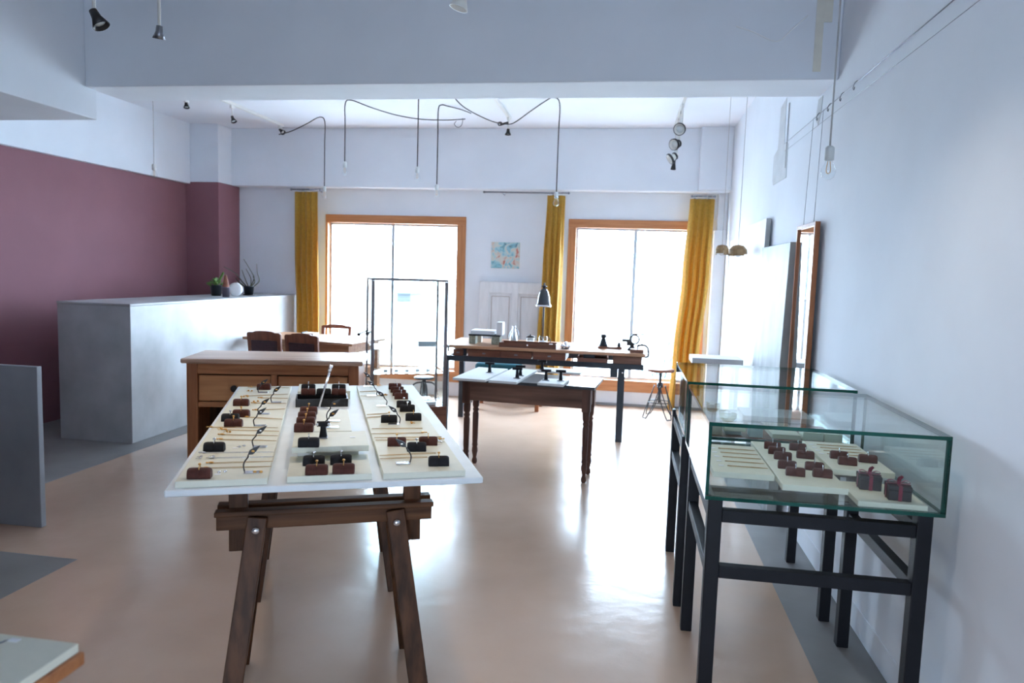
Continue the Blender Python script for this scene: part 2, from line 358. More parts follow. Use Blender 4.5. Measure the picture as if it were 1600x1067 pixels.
# repair marks that keep their own outline
struct(MB().prism([(5.27, 2.21), (5.72, 2.21), (5.76, 2.25), (5.76, 2.43), (5.62, 2.46), (5.60, 2.75), (5.42, 2.78), (5.40, 2.47), (5.27, 2.44)], XR-0.003, XR-0.0004, f=lambda a, b, c: (c, a, b)), 'trim_7', M['stain'])
struct(MB().box((XR-0.004, 5.30, 2.28), (XR-0.0004, 5.325, 2.72)), 'trim_8', M['dark_concrete'])
struct(MB().prism([(4.40, 2.55), (4.50, 2.55), (4.53, 2.44), (4.47, 2.40), (4.42, 2.46)], XR-0.003, XR-0.0004, f=lambda a, b, c: (c, a, b)), 'trim_9', M['stain'])
struct(MB().box((0.905, 4.097, 2.60), (0.945, 4.0995, 3.05)).box((0.945, 4.094, 2.85), (0.985, 4.0995, 3.08)), 'trim_10', M['tape'])
p0 = [Py(1150, 41, 4.095), Py(1180, 51, 4.095), Py(1213, 65, 4.095), Py(1235, 48, 4.095), Py(1262, 24, 4.095)]
tag(MB().tube(smooth_path(p0, 3), 0.0035, 6).build('cable', M['cable_white']), 'thin white cable stuck in a shallow V on the front of the ceiling beam', 'cable')

# windows: timber surround, two sliding sashes each
for i, (a, b) in enumerate(WIN):
    w_ = tag(bpy.data.objects.new('window_%d' % (i+1), None), kind='structure'); COL.objects.link(w_)
    mb = MB(); t = 0.085 if i == 1 else 0.07
    mb.box((a+0.001, YB-0.02, WZ1-0.095), (b-0.001, T-0.002, WZ1-0.001)).box((a+0.001, YB-0.03, WZ0+0.001), (b-0.001, T-0.002, WZ0+0.13))
    mb.build('timber_head_and_sill', M['window_wood'], w_, 0.003)
    tl = 0.03 if i == 0 else 0.09; trr = 0.10 if i == 0 else 0.06
    MB().box((a+0.001, YB-0.02, WZ0+0.131), (a+tl, T-0.002, WZ1-0.096)).box((b-trr, YB-0.02, WZ0+0.131), (b-0.001, T-0.002, WZ1-0.096)).build('timber_jambs', M['window_wood_v'], w_, 0.003)
    ia, ib = a+tl+0.001, b-trr-0.001; z0, z1 = WZ0+0.131, WZ1-0.096; mid = (-2.82, 0.06)[i]
    for k, (sa, sb, yy) in enumerate(((ia, mid+0.02, YB+0.06), (mid-0.02, ib, YB+0.10))):
        sf = MB(); q = 0.022
        sf.box((sa, yy, z0), (sa+q, yy+0.03, z1)).box((sb-q*1.6, yy, z0), (sb, yy+0.03, z1)).box((sa+q, yy, z0), (sb-q*1.6, yy+0.03, z0+q*1.3)).box((sa+q, yy, z1-q), (sb-q*1.6, yy+0.03, z1))
        so = sf.build('sash', M['alu'], w_)
        MB().box((sa+q, yy+0.012, z0+q*1.3), (sb-q*1.6, yy+0.018, z1-q)).build('glass_pane', M['win_glass'], so)

# outdoors, seen blown out through the glass
struct(MB().box((-40, YB+0.4, -0.25), (30, 70, -0.15)), 'trim_11', M['outdoor_ground'])
ob = thing('outbuilding', 'small grey flat-roofed building far outside behind the left window glass', 'building', (-11.0, 34.5, -0.35))
MB().box((-0.35, 0, 0), (0.35, 2, 0.62)).build('wall', M['outbuilding'], ob); MB().box((-0.42, -0.15, 0.62), (0.42, 2.15, 0.70)).build('roof', M['outbuilding'], ob)
sh = thing('leafy_plant', 'broad-leaved plant growing outside behind the right window glass', 'plant', (0.45, 9.35, -0.15))
mb = MB(); ms = MB()
for k in range(34):
    a = rnd.uniform(0, 6.28); h = rnd.uniform(0.35, 1.05); r = rnd.uniform(0.05, 0.42); L_ = rnd.uniform(0.16, 0.30); wd = L_*0.22
    c = Vector((r*math.cos(a), r*math.sin(a), h)); d = Vector((math.cos(a), math.sin(a), rnd.uniform(-0.2, 0.9))).normalized(); sd = d.cross(Vector((0, 0, 1))).normalized()
    pts = [c, c+d*L_*0.35+sd*wd, c+d*L_*0.75+sd*wd*0.7, c+d*L_, c+d*L_*0.75-sd*wd*0.7, c+d*L_*0.35-sd*wd]
    up = Vector((0, 0, 0.004))
    va = [mb.bm.verts.new(p) for p in pts]; vb = [mb.bm.verts.new(p+up) for p in pts]
    mb.bm.faces.new(va); mb.bm.faces.new(vb)
    for q in range(6): mb.bm.faces.new((va[q], va[(q+1) % 6], vb[(q+1) % 6], vb[q]))
    ms.tube([Vector((0, 0, 0)), Vector((c.x*0.4, c.y*0.4, h*0.6)), c], 0.005, 5)
mb.build('leaves', M['leaf_out'], sh); ms.build('stems', M['leaf_out'], sh)

# ------------------------------------------------------------------ curtains
def curtain(name, label, zt, zb, prof, y, folds, seed):
    """prof: list of (t, xl, xr) with t from 0 at the top to 1 at the bottom"""
    R = random.Random(seed); ph = R.uniform(0, 6); bm = bmesh.new(); nu, nv = 90, 30; vs = []
    for j in range(nv+1):
        t = j/nv
        for (a, b) in zip(prof, prof[1:]):
            if a[0] <= t <= b[0]+1e-9:
                q = (t-a[0])/(b[0]-a[0]); q = q*q*(3-2*q); xl = a[1]+(b[1]-a[1])*q; xr = a[2]+(b[2]-a[2])*q
        z = zt+(zb-zt)*t
        for i in range(nu+1):
            u = i/nu; amp = 0.022+0.020*min(1, t*3)
            yy = y + amp*math.sin(2*math.pi*folds*u + ph + 0.5*math.sin(3*t+seed)) + 0.006*math.sin(2*math.pi*folds*2.3*u + 2*t)
            xx = xl+(xr-xl)*u + 0.013*math.sin(4*math.pi*folds*u+2*ph)
            vs.append(bm.verts.new((xx, yy, z)))
    for j in range(nv):
        for i in range(nu):
            f = bm.faces.new((vs[j*(nu+1)+i], vs[j*(nu+1)+i+1], vs[(j+1)*(nu+1)+i+1], vs[(j+1)*(nu+1)+i])); f.smooth = True
    root = thing(name, label, 'curtain', ((prof[0][1]+prof[0][2])/2, y, 0), 0, 'mustard curtains')
    bmesh.ops.translate(bm, verts=bm.verts[:], vec=-Vector(root.location))
    me = bpy.data.meshes.new('cloth'); bm.to_mesh(me); bm.free(); me.materials.append(M['curtain'])
    o = bpy.data.objects.new('cloth', me); COL.objects.link(o); o.parent = root
    s = o.modifiers.new('thick', 'SOLIDIFY'); s.thickness = 0.003
    for i in range(5):
        xx = prof[0][1]+(prof[0][2]-prof[0][1])*(i+0.5)/5 - root.location.x
        MB().lathe([(0.011, -0.003), (0.014, -0.003), (0.014, 0.003), (0.011, 0.003), (0.011, -0.003)], (xx, 0, zt+0.027), 10, 0, RY(math.pi/2)).build('curtain_ring', M['silver'], root)
    return root
curtain('curtain', 'mustard yellow curtain at the left edge of the left window, above the dining table', 2.370, 0.02, [(0, -3.95, -3.665), (0.3, -3.95, -3.65), (0.6, -3.93, -3.64), (1, -3.93, -3.63)], 8.12, 4.5, 1)
curtain('curtain', 'mustard yellow curtain on the wall between the two windows, behind the desk lamp', 2.370, 0.02, [(0, -0.925, -0.735), (0.35, -0.95, -0.735), (0.7, -0.985, -0.735), (1, -0.99, -0.74)], 8.12, 3.5, 2)
curtain('curtain', 'mustard yellow curtain gathered at the right edge of the right window near the corner', 2.355, 0.02, [(0, 0.63, 0.875), (0.35, 0.585, 0.86), (0.75, 0.53, 0.80), (1, 0.505, 0.72)], 8.12, 4.0, 3)
def rod(label, x0, x1, y, z):
    r = thing('curtain_rod', label, 'curtain rod', ((x0+x1)/2, y, z), 0, 'curtain rods'); h = (x1-x0)/2
    MB().tube([(-h, 0, 0), (h, 0, 0)], 0.009, 10).sph((-h, 0, 0), 0.014).sph((h, 0, 0), 0.014).build('bar', M['pewter'], r)
    for xx in (-h*0.6, h*0.6): MB().tube([(xx, 0, 0), (xx, YB-y-0.001, 0)], 0.007, 8).lathe([(0.016, -0.005), (0.016, 0.005)], (xx, YB-y-0.006, 0), 12, 0, RX(math.pi/2)).build('bracket', M['silver'], r)
rod('short curtain rod holding the curtain left of the left window', -3.99, -3.63, 8.12, 2.397)
rod('longest curtain rod, running past the picture to the middle curtain', -1.66, -0.70, 8.12, 2.397)
rod('short curtain rod holding the curtain near the right corner', 0.64, 0.88, 8.12, 2.382)

# ------------------------------------------------------------------ concrete counter and partition on the left
CX, CY = -3.965, 5.245
c = thing('concrete_counter', 'long grey concrete counter running to the back wall below the pink wall', 'counter', (CX, CY, 0))
MB().box((-0.665, 0, 0), (0, YB-CY-0.002, 1.13)).build('body', M['concrete'], c, 0.004)
MB().box((-0.668, -0.003, 1.13), (0.003, YB-CY-0.002, 1.149)).build('counter_top', M['concrete'], c, 0.004)
tag(MB().box((PX+0.01, 3.43, 0), (-3.165, 3.465, 0.905)).build('low_partition', M['dark_concrete'], None, 0.004), 'low grey concrete partition at the left edge of the picture, nearer than the counter', 'partition')

# ------------------------------------------------------------------ plants on the counter
def pot(name, label, px, py, r, h, m, cat='potted plant'):
    p = Pz(px, py, 1.149); t = thing(name, label, cat, (p.x, p.y, 1.149), 0)
    MB().lathe([(0.001, 0.006), (r*0.80, 0.006), (r*0.80, 0), (r, h*0.93), (r*1.06, h*0.93), (r*1.06, h), (r*0.92, h), (r*0.90, h*0.86), (0.001, h*0.86)], (0, 0, 0), 20).build('pot', m, t)
    MB().lathe([(0.0001, h*0.87), (r*0.89, h*0.87), (r*0.89, h*0.865)], (0, 0, 0), 20).build('soil', M['soil'], t)
    return t
t = pot('potted_succulent', 'green leafy succulent in a dark pot, leftmost on the concrete counter', 338, 462, 0.062, 0.115, M['pot'])
mb = MB(); R = random.Random(3)
for k in range(46):
    a = R.uniform(0, 6.28); q = R.uniform(0.0, 0.08); h = 0.11+R.uniform(0.0, 0.09)*(1-q/0.13)
    cx, cy = q*math.cos(a)-0.01, q*math.sin(a)
    mb.sph((cx, cy, h), 0.021, 8, (1.1, 0.55, 0.35), 0, RZ(a) @ RY(R.uniform(-1.1, 0.4)))
for k in range(4): mb.sph((0.04+0.012*k, 0, 0.17+0.022*k), 0.024, 8, (0.6, 0.5, 1.0), 0, RY(0.5))
for k in range(7):
    a = k*0.9; mb.tube([(0, 0, 0.095), (0.03*math.cos(a), 0.03*math.sin(a), 0.16)], 0.004, 5)
mb.build('leaves', M['leaf'], t)
t = pot('potted_cactus', 'stubby red-brown cone plant in a small grey pot beside the green succulent', 353, 464, 0.042, 0.105, M['pot_grey'])
MB().lathe([(0.001, 0.09), (0.038, 0.092), (0.036, 0.11), (0.029, 0.135), (0.024, 0.165), (0.019, 0.19), (0.015, 0.215), (0.010, 0.228), (0.0, 0.232)], (0, 0, 0), 12).build('stem', M['bark'], t)
p = Pz(366.5, 462.5, 1.149)
tag(MB().lathe([(0.0, -0.022), (0.03, -0.022), (0.05, -0.020), (0.071, -0.010), (0.074, 0), (0.071, 0.010), (0.05, 0.020), (0.03, 0.022), (0.0, 0.022)], (p.x-0.005, p.y+0.03, 1.149+0.072), 32, 0, RZ(0.5) @ RX(math.pi/2)).lathe([(0.012, -0.001), (0.012, 0.002), (0, 0.002)], (p.x-0.012, p.y+0.006, 1.205), 10, 1, RZ(0.5) @ RX(math.pi/2)).build('ceramic_disc', [M['ceramic'], M['bark']]), 'round white ceramic disc standing on edge between the small plants on the counter', 'ornament')
t = pot('potted_twig_plant', 'leafless plant with curving twigs in a dark pot, rightmost on the counter', 389, 461.5, 0.056, 0.105, M['pot'])
MB().lathe([(0.0, 0.002), (0.06, 0.002), (0.068, 0.012), (0.064, 0.012), (0.058, 0.005)], (0, 0, 0), 20).build('saucer', M['pot'], t)
mb = MB(); s_ = 1/148.0
for pts in ([(2, 16), (8, 30), (6, 40), (-8, 62)], [(6, 16), (16, 26), (17, 40), (12, 55)], [(-2, 16), (-10, 24), (-28, 38), (-38, 48)], [(-2, 16), (-14, 20), (-24, 20)], [(0, 16), (-6, 30), (-14, 44)], [(3, 16), (3, 30), (-6, 46)], [(-4, 16), (-16, 24), (-26, 30)], [(1, 16), (9, 24), (8, 34)]):
    P3 = [(x*s_, (x*0.3 if i % 2 else -x*0.2)*s_, y*s_-0.012) for i, (x, y) in enumerate(pts)]
    P3[0] = (P3[0][0], P3[0][1], 0.085)
    sp = smooth_path(P3, 4); mb.tube(sp, [0.0075-0.0045*i/len(sp) for i in range(len(sp))], 6)
mb.build('twigs', M['twig'], t)

# ------------------------------------------------------------------ pine chest
CR = 15.3*math.pi/180
ch = thing('pine_chest', 'orange pine chest with two drawers standing behind the white trestle table', 'chest', (-3.29, 4.89, 0), CR)
W_, D_ = 1.35, 0.58
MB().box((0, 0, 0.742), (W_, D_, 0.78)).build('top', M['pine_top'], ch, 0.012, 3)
x0, x1 = 0.035, W_-0.035
for a, b in ((x0, x0+0.078), (x1-0.078, x1)): MB().box((a, 0.03, 0), (b, 0.075, 0.7415)).build('stile', M['pine_v'], ch, 0.003)
MB().box((x0, 0.0755, 0.05), (x0+0.02, D_-0.03, 0.7415)).build('side_panel', M['pine_v'], ch); MB().box((x1-0.02, 0.0755, 0.05), (x1, D_-0.03, 0.7415)).build('side_panel', M['pine_v'], ch)
MB().box((x0+0.021, D_-0.045, 0.05), (x1-0.021, D_-0.03, 0.7415)).build('back_panel', M['walnut'], ch)
MB().box((x0+0.079, 0.034, 0.662), (x1-0.079, 0.07, 0.741)).build('top_rail', M['pine'], ch, 0.003)
MB().box((x0+0.079, 0.034, 0.405), (x1-0.079, 0.07, 0.445)).build('lower_rail', M['pine'], ch, 0.006)
MB().box((0.655, 0.034, 0.4455), (0.70, 0.07, 0.6615)).build('middle_stile', M['pine_v'], ch, 0.003)
MB().box((x0+0.021, 0.076, 0.06), (x1-0.021, D_-0.046, 0.08)).build('bottom_shelf', M['walnut_x'], ch)
for a, b in ((x0+0.085, 0.649), (0.706, x1-0.085)):
    d = MB().box((a, 0.046, 0.452), (b, 0.35, 0.650)).build('drawer', M['pine_light'], ch, 0.004)
    MB().lathe([(0.0, 0), (0.014, 0), (0.012, 0.012), (0.020, 0.020), (0.027, 0.03), (0.022, 0.042), (0.0, 0.045)], ((a+b)/2, 0.046, 0.552), 18, 0, RX(math.pi/2)).build('knob', M['black'], d)

# ------------------------------------------------------------------ glazed vitrine behind the chest
VA = 26.5*math.pi/180
v = thing('glass_vitrine', 'tall glass display cabinet with thin dark frame and brown base, backlit by left window', 'display cabinet', (-2.165, 5.90, 0), VA)
VW, VD, VZ0, VZ1 = 0.67, 0.43, 0.285, 1.415
MB().box((-0.005, -0.005, 0), (VW+0.005, VD+0.005, VZ0)).build('base', M['red_wood'], v, 0.004)
for a, b, q in ((0, 0, 0.028), (VW-0.03, 0, 0.03), (0, VD-0.018, 0.018), (VW-0.02, VD-0.018, 0.02)):
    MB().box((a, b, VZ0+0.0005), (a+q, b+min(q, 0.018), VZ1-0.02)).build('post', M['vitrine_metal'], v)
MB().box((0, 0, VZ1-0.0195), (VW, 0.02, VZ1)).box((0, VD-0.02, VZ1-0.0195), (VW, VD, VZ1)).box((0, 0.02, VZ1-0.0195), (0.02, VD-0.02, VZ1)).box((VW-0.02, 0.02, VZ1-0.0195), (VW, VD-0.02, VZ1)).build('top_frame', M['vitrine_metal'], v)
for a, b in (((0.03, 0.007, VZ0+0.001), (VW-0.032, 0.011, VZ1-0.021)), ((0.02, VD-0.012, VZ0+0.001), (VW-0.022, VD-0.008, VZ1-0.021)), ((0.007, 0.021, VZ0+0.001), (0.011, VD-0.02, VZ1-0.021)), ((VW-0.011, 0.021, VZ0+0.001), (VW-0.007, VD-0.02, VZ1-0.021))):
    MB().box(a, b).build('glass_pane', M['win_glass'], v)
MB().box((0.03, 0.02, 0.58), (VW-0.03, VD-0.02, 0.586)).build('glass_shelf', M['glass'], v)
MB().box((0.03, 0.02, 0.80), (VW-0.03, VD-0.02, 0.806)).build('glass_shelf', M['glass'], v)
MB().tube([(-0.10, 0.05, 0.93), (-0.02, 0.03, 0.965)], 0.006, 8).sph((-0.10, 0.05, 0.925), 0.016).sph((-0.03, 0.03, 0.935), 0.018).tube([(-0.03, 0.03, 0.94), (0.0, 0.02, 0.95)], 0.006, 8).build('latch', M['black'], v)
def in_v(x, y): return Vector((-2.165, 5.90, 0)) + RZ(VA) @ Vector((x, y, 0))
p = in_v(0.33, 0.21)
tag(MB().cbox((p.x, p.y, VZ0+0.016), (0.52, 0.30, 0.03), 0, RZ(VA)).build('display_board', M['paper'], None, 0.002), 'white display board on the floor of the tall glass cabinet', 'board')
for k, (x, y) in enumerate(((0.16, 0.14), (0.30, 0.14), (0.42, 0.17), (0.54, 0.16))):
    p = in_v(x, y)
    tag(MB().cbox((p.x, p.y, VZ0+0.0325), (0.07, 0.05, 0.003), 0, RZ(VA)).lathe([(0.016, 0), (0.016, 0.004), (0.010, 0.004), (0.010, 0)], (p.x, p.y, VZ0+0.035), 12, 1).build('jewellery_card', [M['paper'], M['pewter']]), 'jewellery card lying on the board inside the tall glass cabinet, %s from its left side' % ('first', 'second', 'third', 'fourth')[k], 'card', 'jewellery cards in the cabinet')
for k in range(5):
    p = in_v(0.14+0.095*k, 0.10)
    tag(MB().cbox((p.x, p.y, 0.5865+0.012), (0.035, 0.02, 0.024), 0, RZ(VA)).build('ring_box', M['paper'], None, 0.002), 'tiny pale ring box on the glass cabinet shelf, %s from its left side' % ('first', 'second', 'third', 'fourth', 'fifth')[k], 'box', 'ring boxes on the cabinet shelf')
p = in_v(0.52, 0.2); tag(MB().cbox((p.x, p.y, 0.8065+0.025), (0.16, 0.09, 0.05), 0, RZ(VA)).build('jewellery_box', M['alu'], None, 0.003), 'flat grey box on the upper glass shelf of the tall cabinet', 'box')

# ------------------------------------------------------------------ dining table and chairs beyond the chest
DA = -8*math.pi/180
dt = thing('dining_table', 'low wooden table beyond the pine chest with two chairs drawn up', 'table', (-3.93, 6.90, 0), DA)
MB().box((0, 0, 0.722), (1.28, 0.72, 0.75)).build('table_top', M['table_wood'], dt, 0.005)
MB().box((0.06, 0.04, 0.635), (1.22, 0.06, 0.7215)).box((0.06, 0.66, 0.635), (1.22, 0.68, 0.7215)).box((0.06, 0.06, 0.635), (0.08, 0.66, 0.7215)).box((1.20, 0.06, 0.635), (1.22, 0.66, 0.7215)).build('apron', M['table_wood'], dt)
for a in (0.05, 1.17):
    for b in (0.03, 0.63): MB().box((a, b, 0), (a+0.06, b+0.06, 0.634)).build('leg', M['table_wood'], dt, 0.003)
def chair_parts(t, m, open_back=False):
    # faces +Y, back rest at -Y
    for sx in (-1, 1):
        xx = 0.175*sx
        MB().bar((xx*0.95, 0.19, 0), (xx, 0.17, 0.43), 0.036, 0.036).build('front_leg', m, t, 0.003)
        MB().bar((xx*0.95, -0.26, 0), (xx*0.95, -0.21, 0.44), 0.036, 0.036).bar((xx*0.95, -0.21, 0.438), (xx, -0.265, 0.855), 0.040, 0.030).build('rear_leg', m, t, 0.003)
    MB().box((-0.20, -0.20, 0.40), (0.20, 0.20, 0.43)).build('seat_frame', m, t, 0.004)
    MB().box((-0.185, -0.18, 0.4305), (0.185, 0.19, 0.475)).build('seat', M['burgundy'], t, 0.015, 3)
    # crest rail with raised middle
    lo = 0.838 if open_back else 0.795
    top = [(-0.196, lo), (-0.196, 0.862), (-0.178, 0.872), (-0.125, 0.873), (-0.10, 0.884), (-0.05, 0.889), (0.05, 0.889), (0.10, 0.884), (0.125, 0.873), (0.178, 0.872), (0.196, 0.862), (0.196, lo)]
    f = lambda x, z, y: (x, y-0.13*(z-0.45), z)
    MB().prism(top, -0.225, -0.198, f=f).build('crest_rail', m, t, 0.004)
    if open_back: return
    MB().prism([(-0.155, 0.53), (0.155, 0.53), (0.155, 0.569), (-0.155, 0.569)], -0.222, -0.20, f=f).build('lower_rail', m, t, 0.003)
    MB().prism([(-0.154, 0.57), (0.154, 0.57), (0.154, 0.794), (-0.154, 0.794)], -0.228, -0.195, f=f).build('back_pad', M['burgundy'], t, 0.008)
cx1 = Py(414, 516, 6.32).x; cx2 = Py(480.5, 520, 6.24).x
c1 = thing('dining_chair', 'left of two wooden chairs with burgundy leather backs behind the pine chest', 'chair', (cx1, 6.58, 0), DA*0.4, 'burgundy leather dining chairs')
chair_parts(c1, M['chair_wood'])
dup(c1, (cx2-0.03, 6.50, 0), DA, 'right of two wooden chairs with burgundy leather backs behind the pine chest')
for o_ in [c1] + [o for o in bpy.data.objects if o.name.startswith('dining_chair.')]: o_.scale = (0.90, 0.95, 0.985)
c3 = thing('dining_chair', 'chair on the far side of the wooden table, only its open curved crest showing', 'chair', (-3.30, 7.62, 0), math.pi+0.02)
chair_parts(c3, M['chair_wood'], True); c3.scale = (0.92, 0.95, 0.945)
p = Pz(484, 526, 0.75)
tag(MB().box((p.x-0.06, p.y-0.04, 0.751), (p.x+0.06, p.y+0.10, 0.79)).box((p.x-0.075, p.y-0.05, 0.75), (p.x-0.062, p.y+0.08, 0.80), 1).build('paper_stack', [M['paper'], M['black']]), 'stack of white papers with dark spine on the table between the two chairs', 'papers')

# ------------------------------------------------------------------ workbench
wb = thing('workbench', 'long jeweller workbench with timber top on dark steel frame before the right window', 'workbench', (-1.675, 6.44, 0))
BL, BD, BZ = 1.855, 0.78, 0.817
MB().box((0, 0, BZ-0.028), (BL, BD, BZ)).build('bench_top', M['bench_wood'], wb, 0.004)
MB().box((0.0, 0.03, 0.665), (BL-0.01, 0.08, 0.715)).box((0, BD-0.08, 0.665), (BL-0.01, BD-0.03, 0.715)).box((0.01, 0.08, 0.67), (0.05, BD-0.08, 0.71)).box((BL-0.06, 0.08, 0.67), (BL-0.02, BD-0.08, 0.71)).build('rail_frame', M['steel_dark'], wb, 0.004)
for a, b in ((0.003, 0.032), (max(0.003, Py(706, 610, 7.14).x+1.675), BD-0.085), (1.62, 0.032), (1.62, BD-0.085)):
        MB().box((a, b, 0), (a+(0.062 if a > 1 else 0.05), b+0.052, 0.6645)).build('leg', M['steel_dark'], wb, 0.004)
MB().box((1.55, 0.034, 0.59), (1.618, 0.078, 0.6645)).build('bracket', M['steel_dark'], wb, 0.004)
MB().lathe([(0, 0), (0.009, 0), (0.007, 0.005), (0, 0.006)], (1.66, 0.032, 0.635), 10, 0, RX(math.pi/2)).build('bolt', M['silver'], wb)
MB().box((0.18, 0.05, 0.716), (0.215, 0.10, 0.788)).box((1.0, 0.10, 0.716), (1.05, 0.2, 0.788)).box((1.30, 0.12, 0.716), (1.40, 0.2, 0.788)).box((0.03, 0.65, 0.716), (0.07, 0.7, 0.788)).box((1.76, 0.65, 0.716), (1.80, 0.7, 0.788)).build('spacer_posts', M['steel_dark'], wb)
def bx(px0, px1, y): return Py(px0, 548, y).x+1.675, Py(px1, 548, y).x+1.675
for a, b, col_, z0, z1 in ((731, 781.5, 'red_wood', 0.7165, 0.778), (782, 830.5, 'red_wood', 0.7165, 0.778), (833, 884, 'red_wood', 0.7165, 0.784), (708, 723.5, 'red_wood', 0.7165, 0.775)):
    xa, xb = bx(a, b, 6.47); d = MB().box((max(xa, 0.002), 0.03, z0), (xb, 0.40, z1)).build('drawer', M[col_], wb, 0.003)
    MB().cbox(((xa+xb)/2, 0.028, (z0+z1)/2), (0.03, 0.004, 0.012)).build('handle', M['pewter'], d)
xa, xb = bx(902, 950, 6.47)
MB().box((xa, 0.03, 0.7165), (xb, 0.04, 0.752)).box((xa, 0.04, 0.7165), (xb, 0.30, 0.724)).box((xa, 0.29, 0.724), (xb, 0.30, 0.752)).box((xa, 0.04, 0.724), (xa+0.008, 0.29, 0.76)).box((xb-0.008, 0.04, 0.724), (xb, 0.29, 0.76)).build('open_tray', M['red_wood'], wb)
xa, xb = bx(958, 1003, 6.47)
MB().box((xa, 0.02, 0.7165), (xb, 0.40, 0.783)).build('end_drawer', M['old_brown'], wb, 0.003)
MB().box((0.055, -0.012, 0.755), (0.07, -0.001, 0.8165)).build('hinge_plate', M['silver'], wb)

def on_bench(px, py): return Pz(px, py, BZ)
# stacked boxes on woven blocks
def bench_box(name, label, cat, px0, px1, y, dy, z0, z1, m, bev=0.003, pyr=520):
    a = Py(px0, pyr, y).x; b = Py(px1, pyr, y).x
    return tag(MB().box((a, y, z0), (b, y+dy, z1)).build(name, m, None, bev), label, cat)
bench_box('woven_block', 'left woven grey block carrying the black slab on the workbench', 'block', 733, 743, 6.62, 0.10, BZ, 0.895, M['rattan'])
bench_box('woven_block', 'middle woven tan block carrying the black slab on the workbench', 'block', 744.5, 752, 6.78, 0.08, BZ, 0.895, M['tan_box'])
bench_box('woven_block', 'right woven grey block carrying the black slab on the workbench', 'block', 768, 781, 6.62, 0.12, BZ, 0.895, M['rattan'])
bench_box('black_slab', 'thin black slab resting on woven blocks at the left end of the workbench', 'slab', 732, 782, 6.61, 0.26, 0.8955, 0.908, M['black'])
bench_box('white_tray', 'low white lidded tray on the black slab on the workbench', 'tray', 735, 772, 6.63, 0.2, 0.9085, 0.945, M['paper'])
bench_box('white_box', 'upright white box on the right end of the black slab', 'box', 775, 785, 6.63, 0.12, 0.9085, 1.03, M['paper'])
# long reddish tray
xa, xb = Py(780, 532, 6.47).x, Py(869, 537, 6.47).x
tr_ = thing('bench_tray', 'long red-brown wooden tray along the front edge of the workbench', 'tray', (xa, 6.46, BZ)); L_ = xb-xa
MB().box((0, 0, 0), (L_, 0.22, 0.008)).build('bottom', M['red_wood'], tr_)
MB().box((0, 0, 0.0085), (L_, 0.01, 0.042)).box((0, 0.21, 0.0085), (L_, 0.22, 0.042)).box((0, 0.01, 0.0085), (0.01, 0.21, 0.042)).box((L_-0.01, 0.01, 0.0085), (L_, 0.21, 0.042)).build('rim', M['red_wood'], tr_, 0.002)
MB().lathe([(0, 0), (0.008, 0), (0.009, 0.008), (0, 0.012)], (L_*0.5, 0, 0.025), 12, 0, RX(math.pi/2)).build('knob', M['silver'], tr_)
# silver pouring can
p = Py(803, 515, 6.85)
t = thing('silver_pitcher', 'slender silver pitcher with wire handle on the workbench left of the lidded jar', 'pitcher', (p.x, 6.85, BZ))
MB().lathe([(0, 0), (0.040, 0), (0.042, 0.01), (0.034, 0.06), (0.020, 0.12), (0.013, 0.15), (0.018, 0.165), (0.015, 0.168), (0.0, 0.168)], (0, 0, 0), 20).build('body', M['silver'], t)
MB().tube(smooth_path([(0.014, 0, 0.155), (0.035, 0, 0.13), (0.05, 0, 0.075), (0.037, 0, 0.03)], 5), 0.004, 8).build('handle', M['pewter'], t)
MB().tube(smooth_path([(-0.012, 0, 0.145), (-0.035, 0, 0.10), (-0.050, 0, 0.05)], 5), 0.004, 8).build('spout', M['silver'], t)
p = Py(794, 522, 6.72)
tag(MB().sph((p.x, 6.72, BZ+0.018), 0.045, 16, (1, 0.8, 0.4)).build('polishing_stone', M['teal']), 'dark green rounded stone on the workbench beside the long tray', 'stone')
def jar(label, px, y, r, h, lid, fill):
    x = Py(px, 520, y).x; t = thing('glass_jar', label, 'jar', (x, y, BZ), 0, 'jars on the workbench')
    MB().lathe([(0, 0), (r, 0), (r, h*0.85), (r*0.85, h), (r*0.8, h), (r*0.93, h*0.84), (r*0.93, 0.006), (0, 0.006)], (0, 0, 0), 20).build('glass_body', M['bulb'], t)
    MB().lathe([(0, 0.0065), (r*0.9, 0.0065), (r*0.9, h*0.5), (0, h*0.5)], (0, 0, 0), 20).build('contents', fill, t)
    if lid:
        MB().lathe([(0, h+0.0005), (r*1.1, h+0.0005), (r*1.1, h+0.01), (r*0.3, h+0.016), (0.006, h+0.03), (0, h+0.032)], (0, 0, 0), 20).build('lid', M['black'], t)
jar('small glass jar with black knobbed lid standing behind the long bench tray', 829, 6.76, 0.037, 0.075, True, M['paper'])
jar('open white-filled glass jar standing at the foot of the desk lamp', 849, 6.75, 0.042, 0.09, False, M['ceramic'])
# desk lamp
lx = Py(849, 500, 6.95).x
t = thing('desk_lamp', 'desk lamp with dark bell shade and silver rim on a black stem', 'desk lamp', (lx, 6.95, BZ))
MB().lathe([(0, 0), (0.07, 0), (0.07, 0.012), (0.02, 0.02), (0, 0.02)], (0, 0, 0), 24).build('base', M['black'], t)
zt = Py(849, 442, 6.95).z - BZ; z1 = Py(848, 478, 6.95).z - BZ
MB().tube([(0, 0, 0.018), (0, 0, z1+0.10)], 0.008, 10).build('stem', M['black'], t)
hd = MB().lathe([(0.070, z1), (0.064, z1+0.03), (0.056, z1+0.09), (0.040, z1+0.145), (0.018, z1+0.17), (0.014, z1+0.17), (0.037, z1+0.140), (0.052, z1+0.088), (0.060, z1+0.03), (0.067, z1)], (0, -0.03, 0), 28).build('shade', M['shade_dark'], t)
MB().lathe([(0.073, z1-0.006), (0.076, z1-0.004), (0.073, z1+0.012), (0.0695, z1+0.012), (0.066, z1-0.006), (0.073, z1-0.006)], (0, -0.03, 0), 28).build('rim', M['silver'], hd)
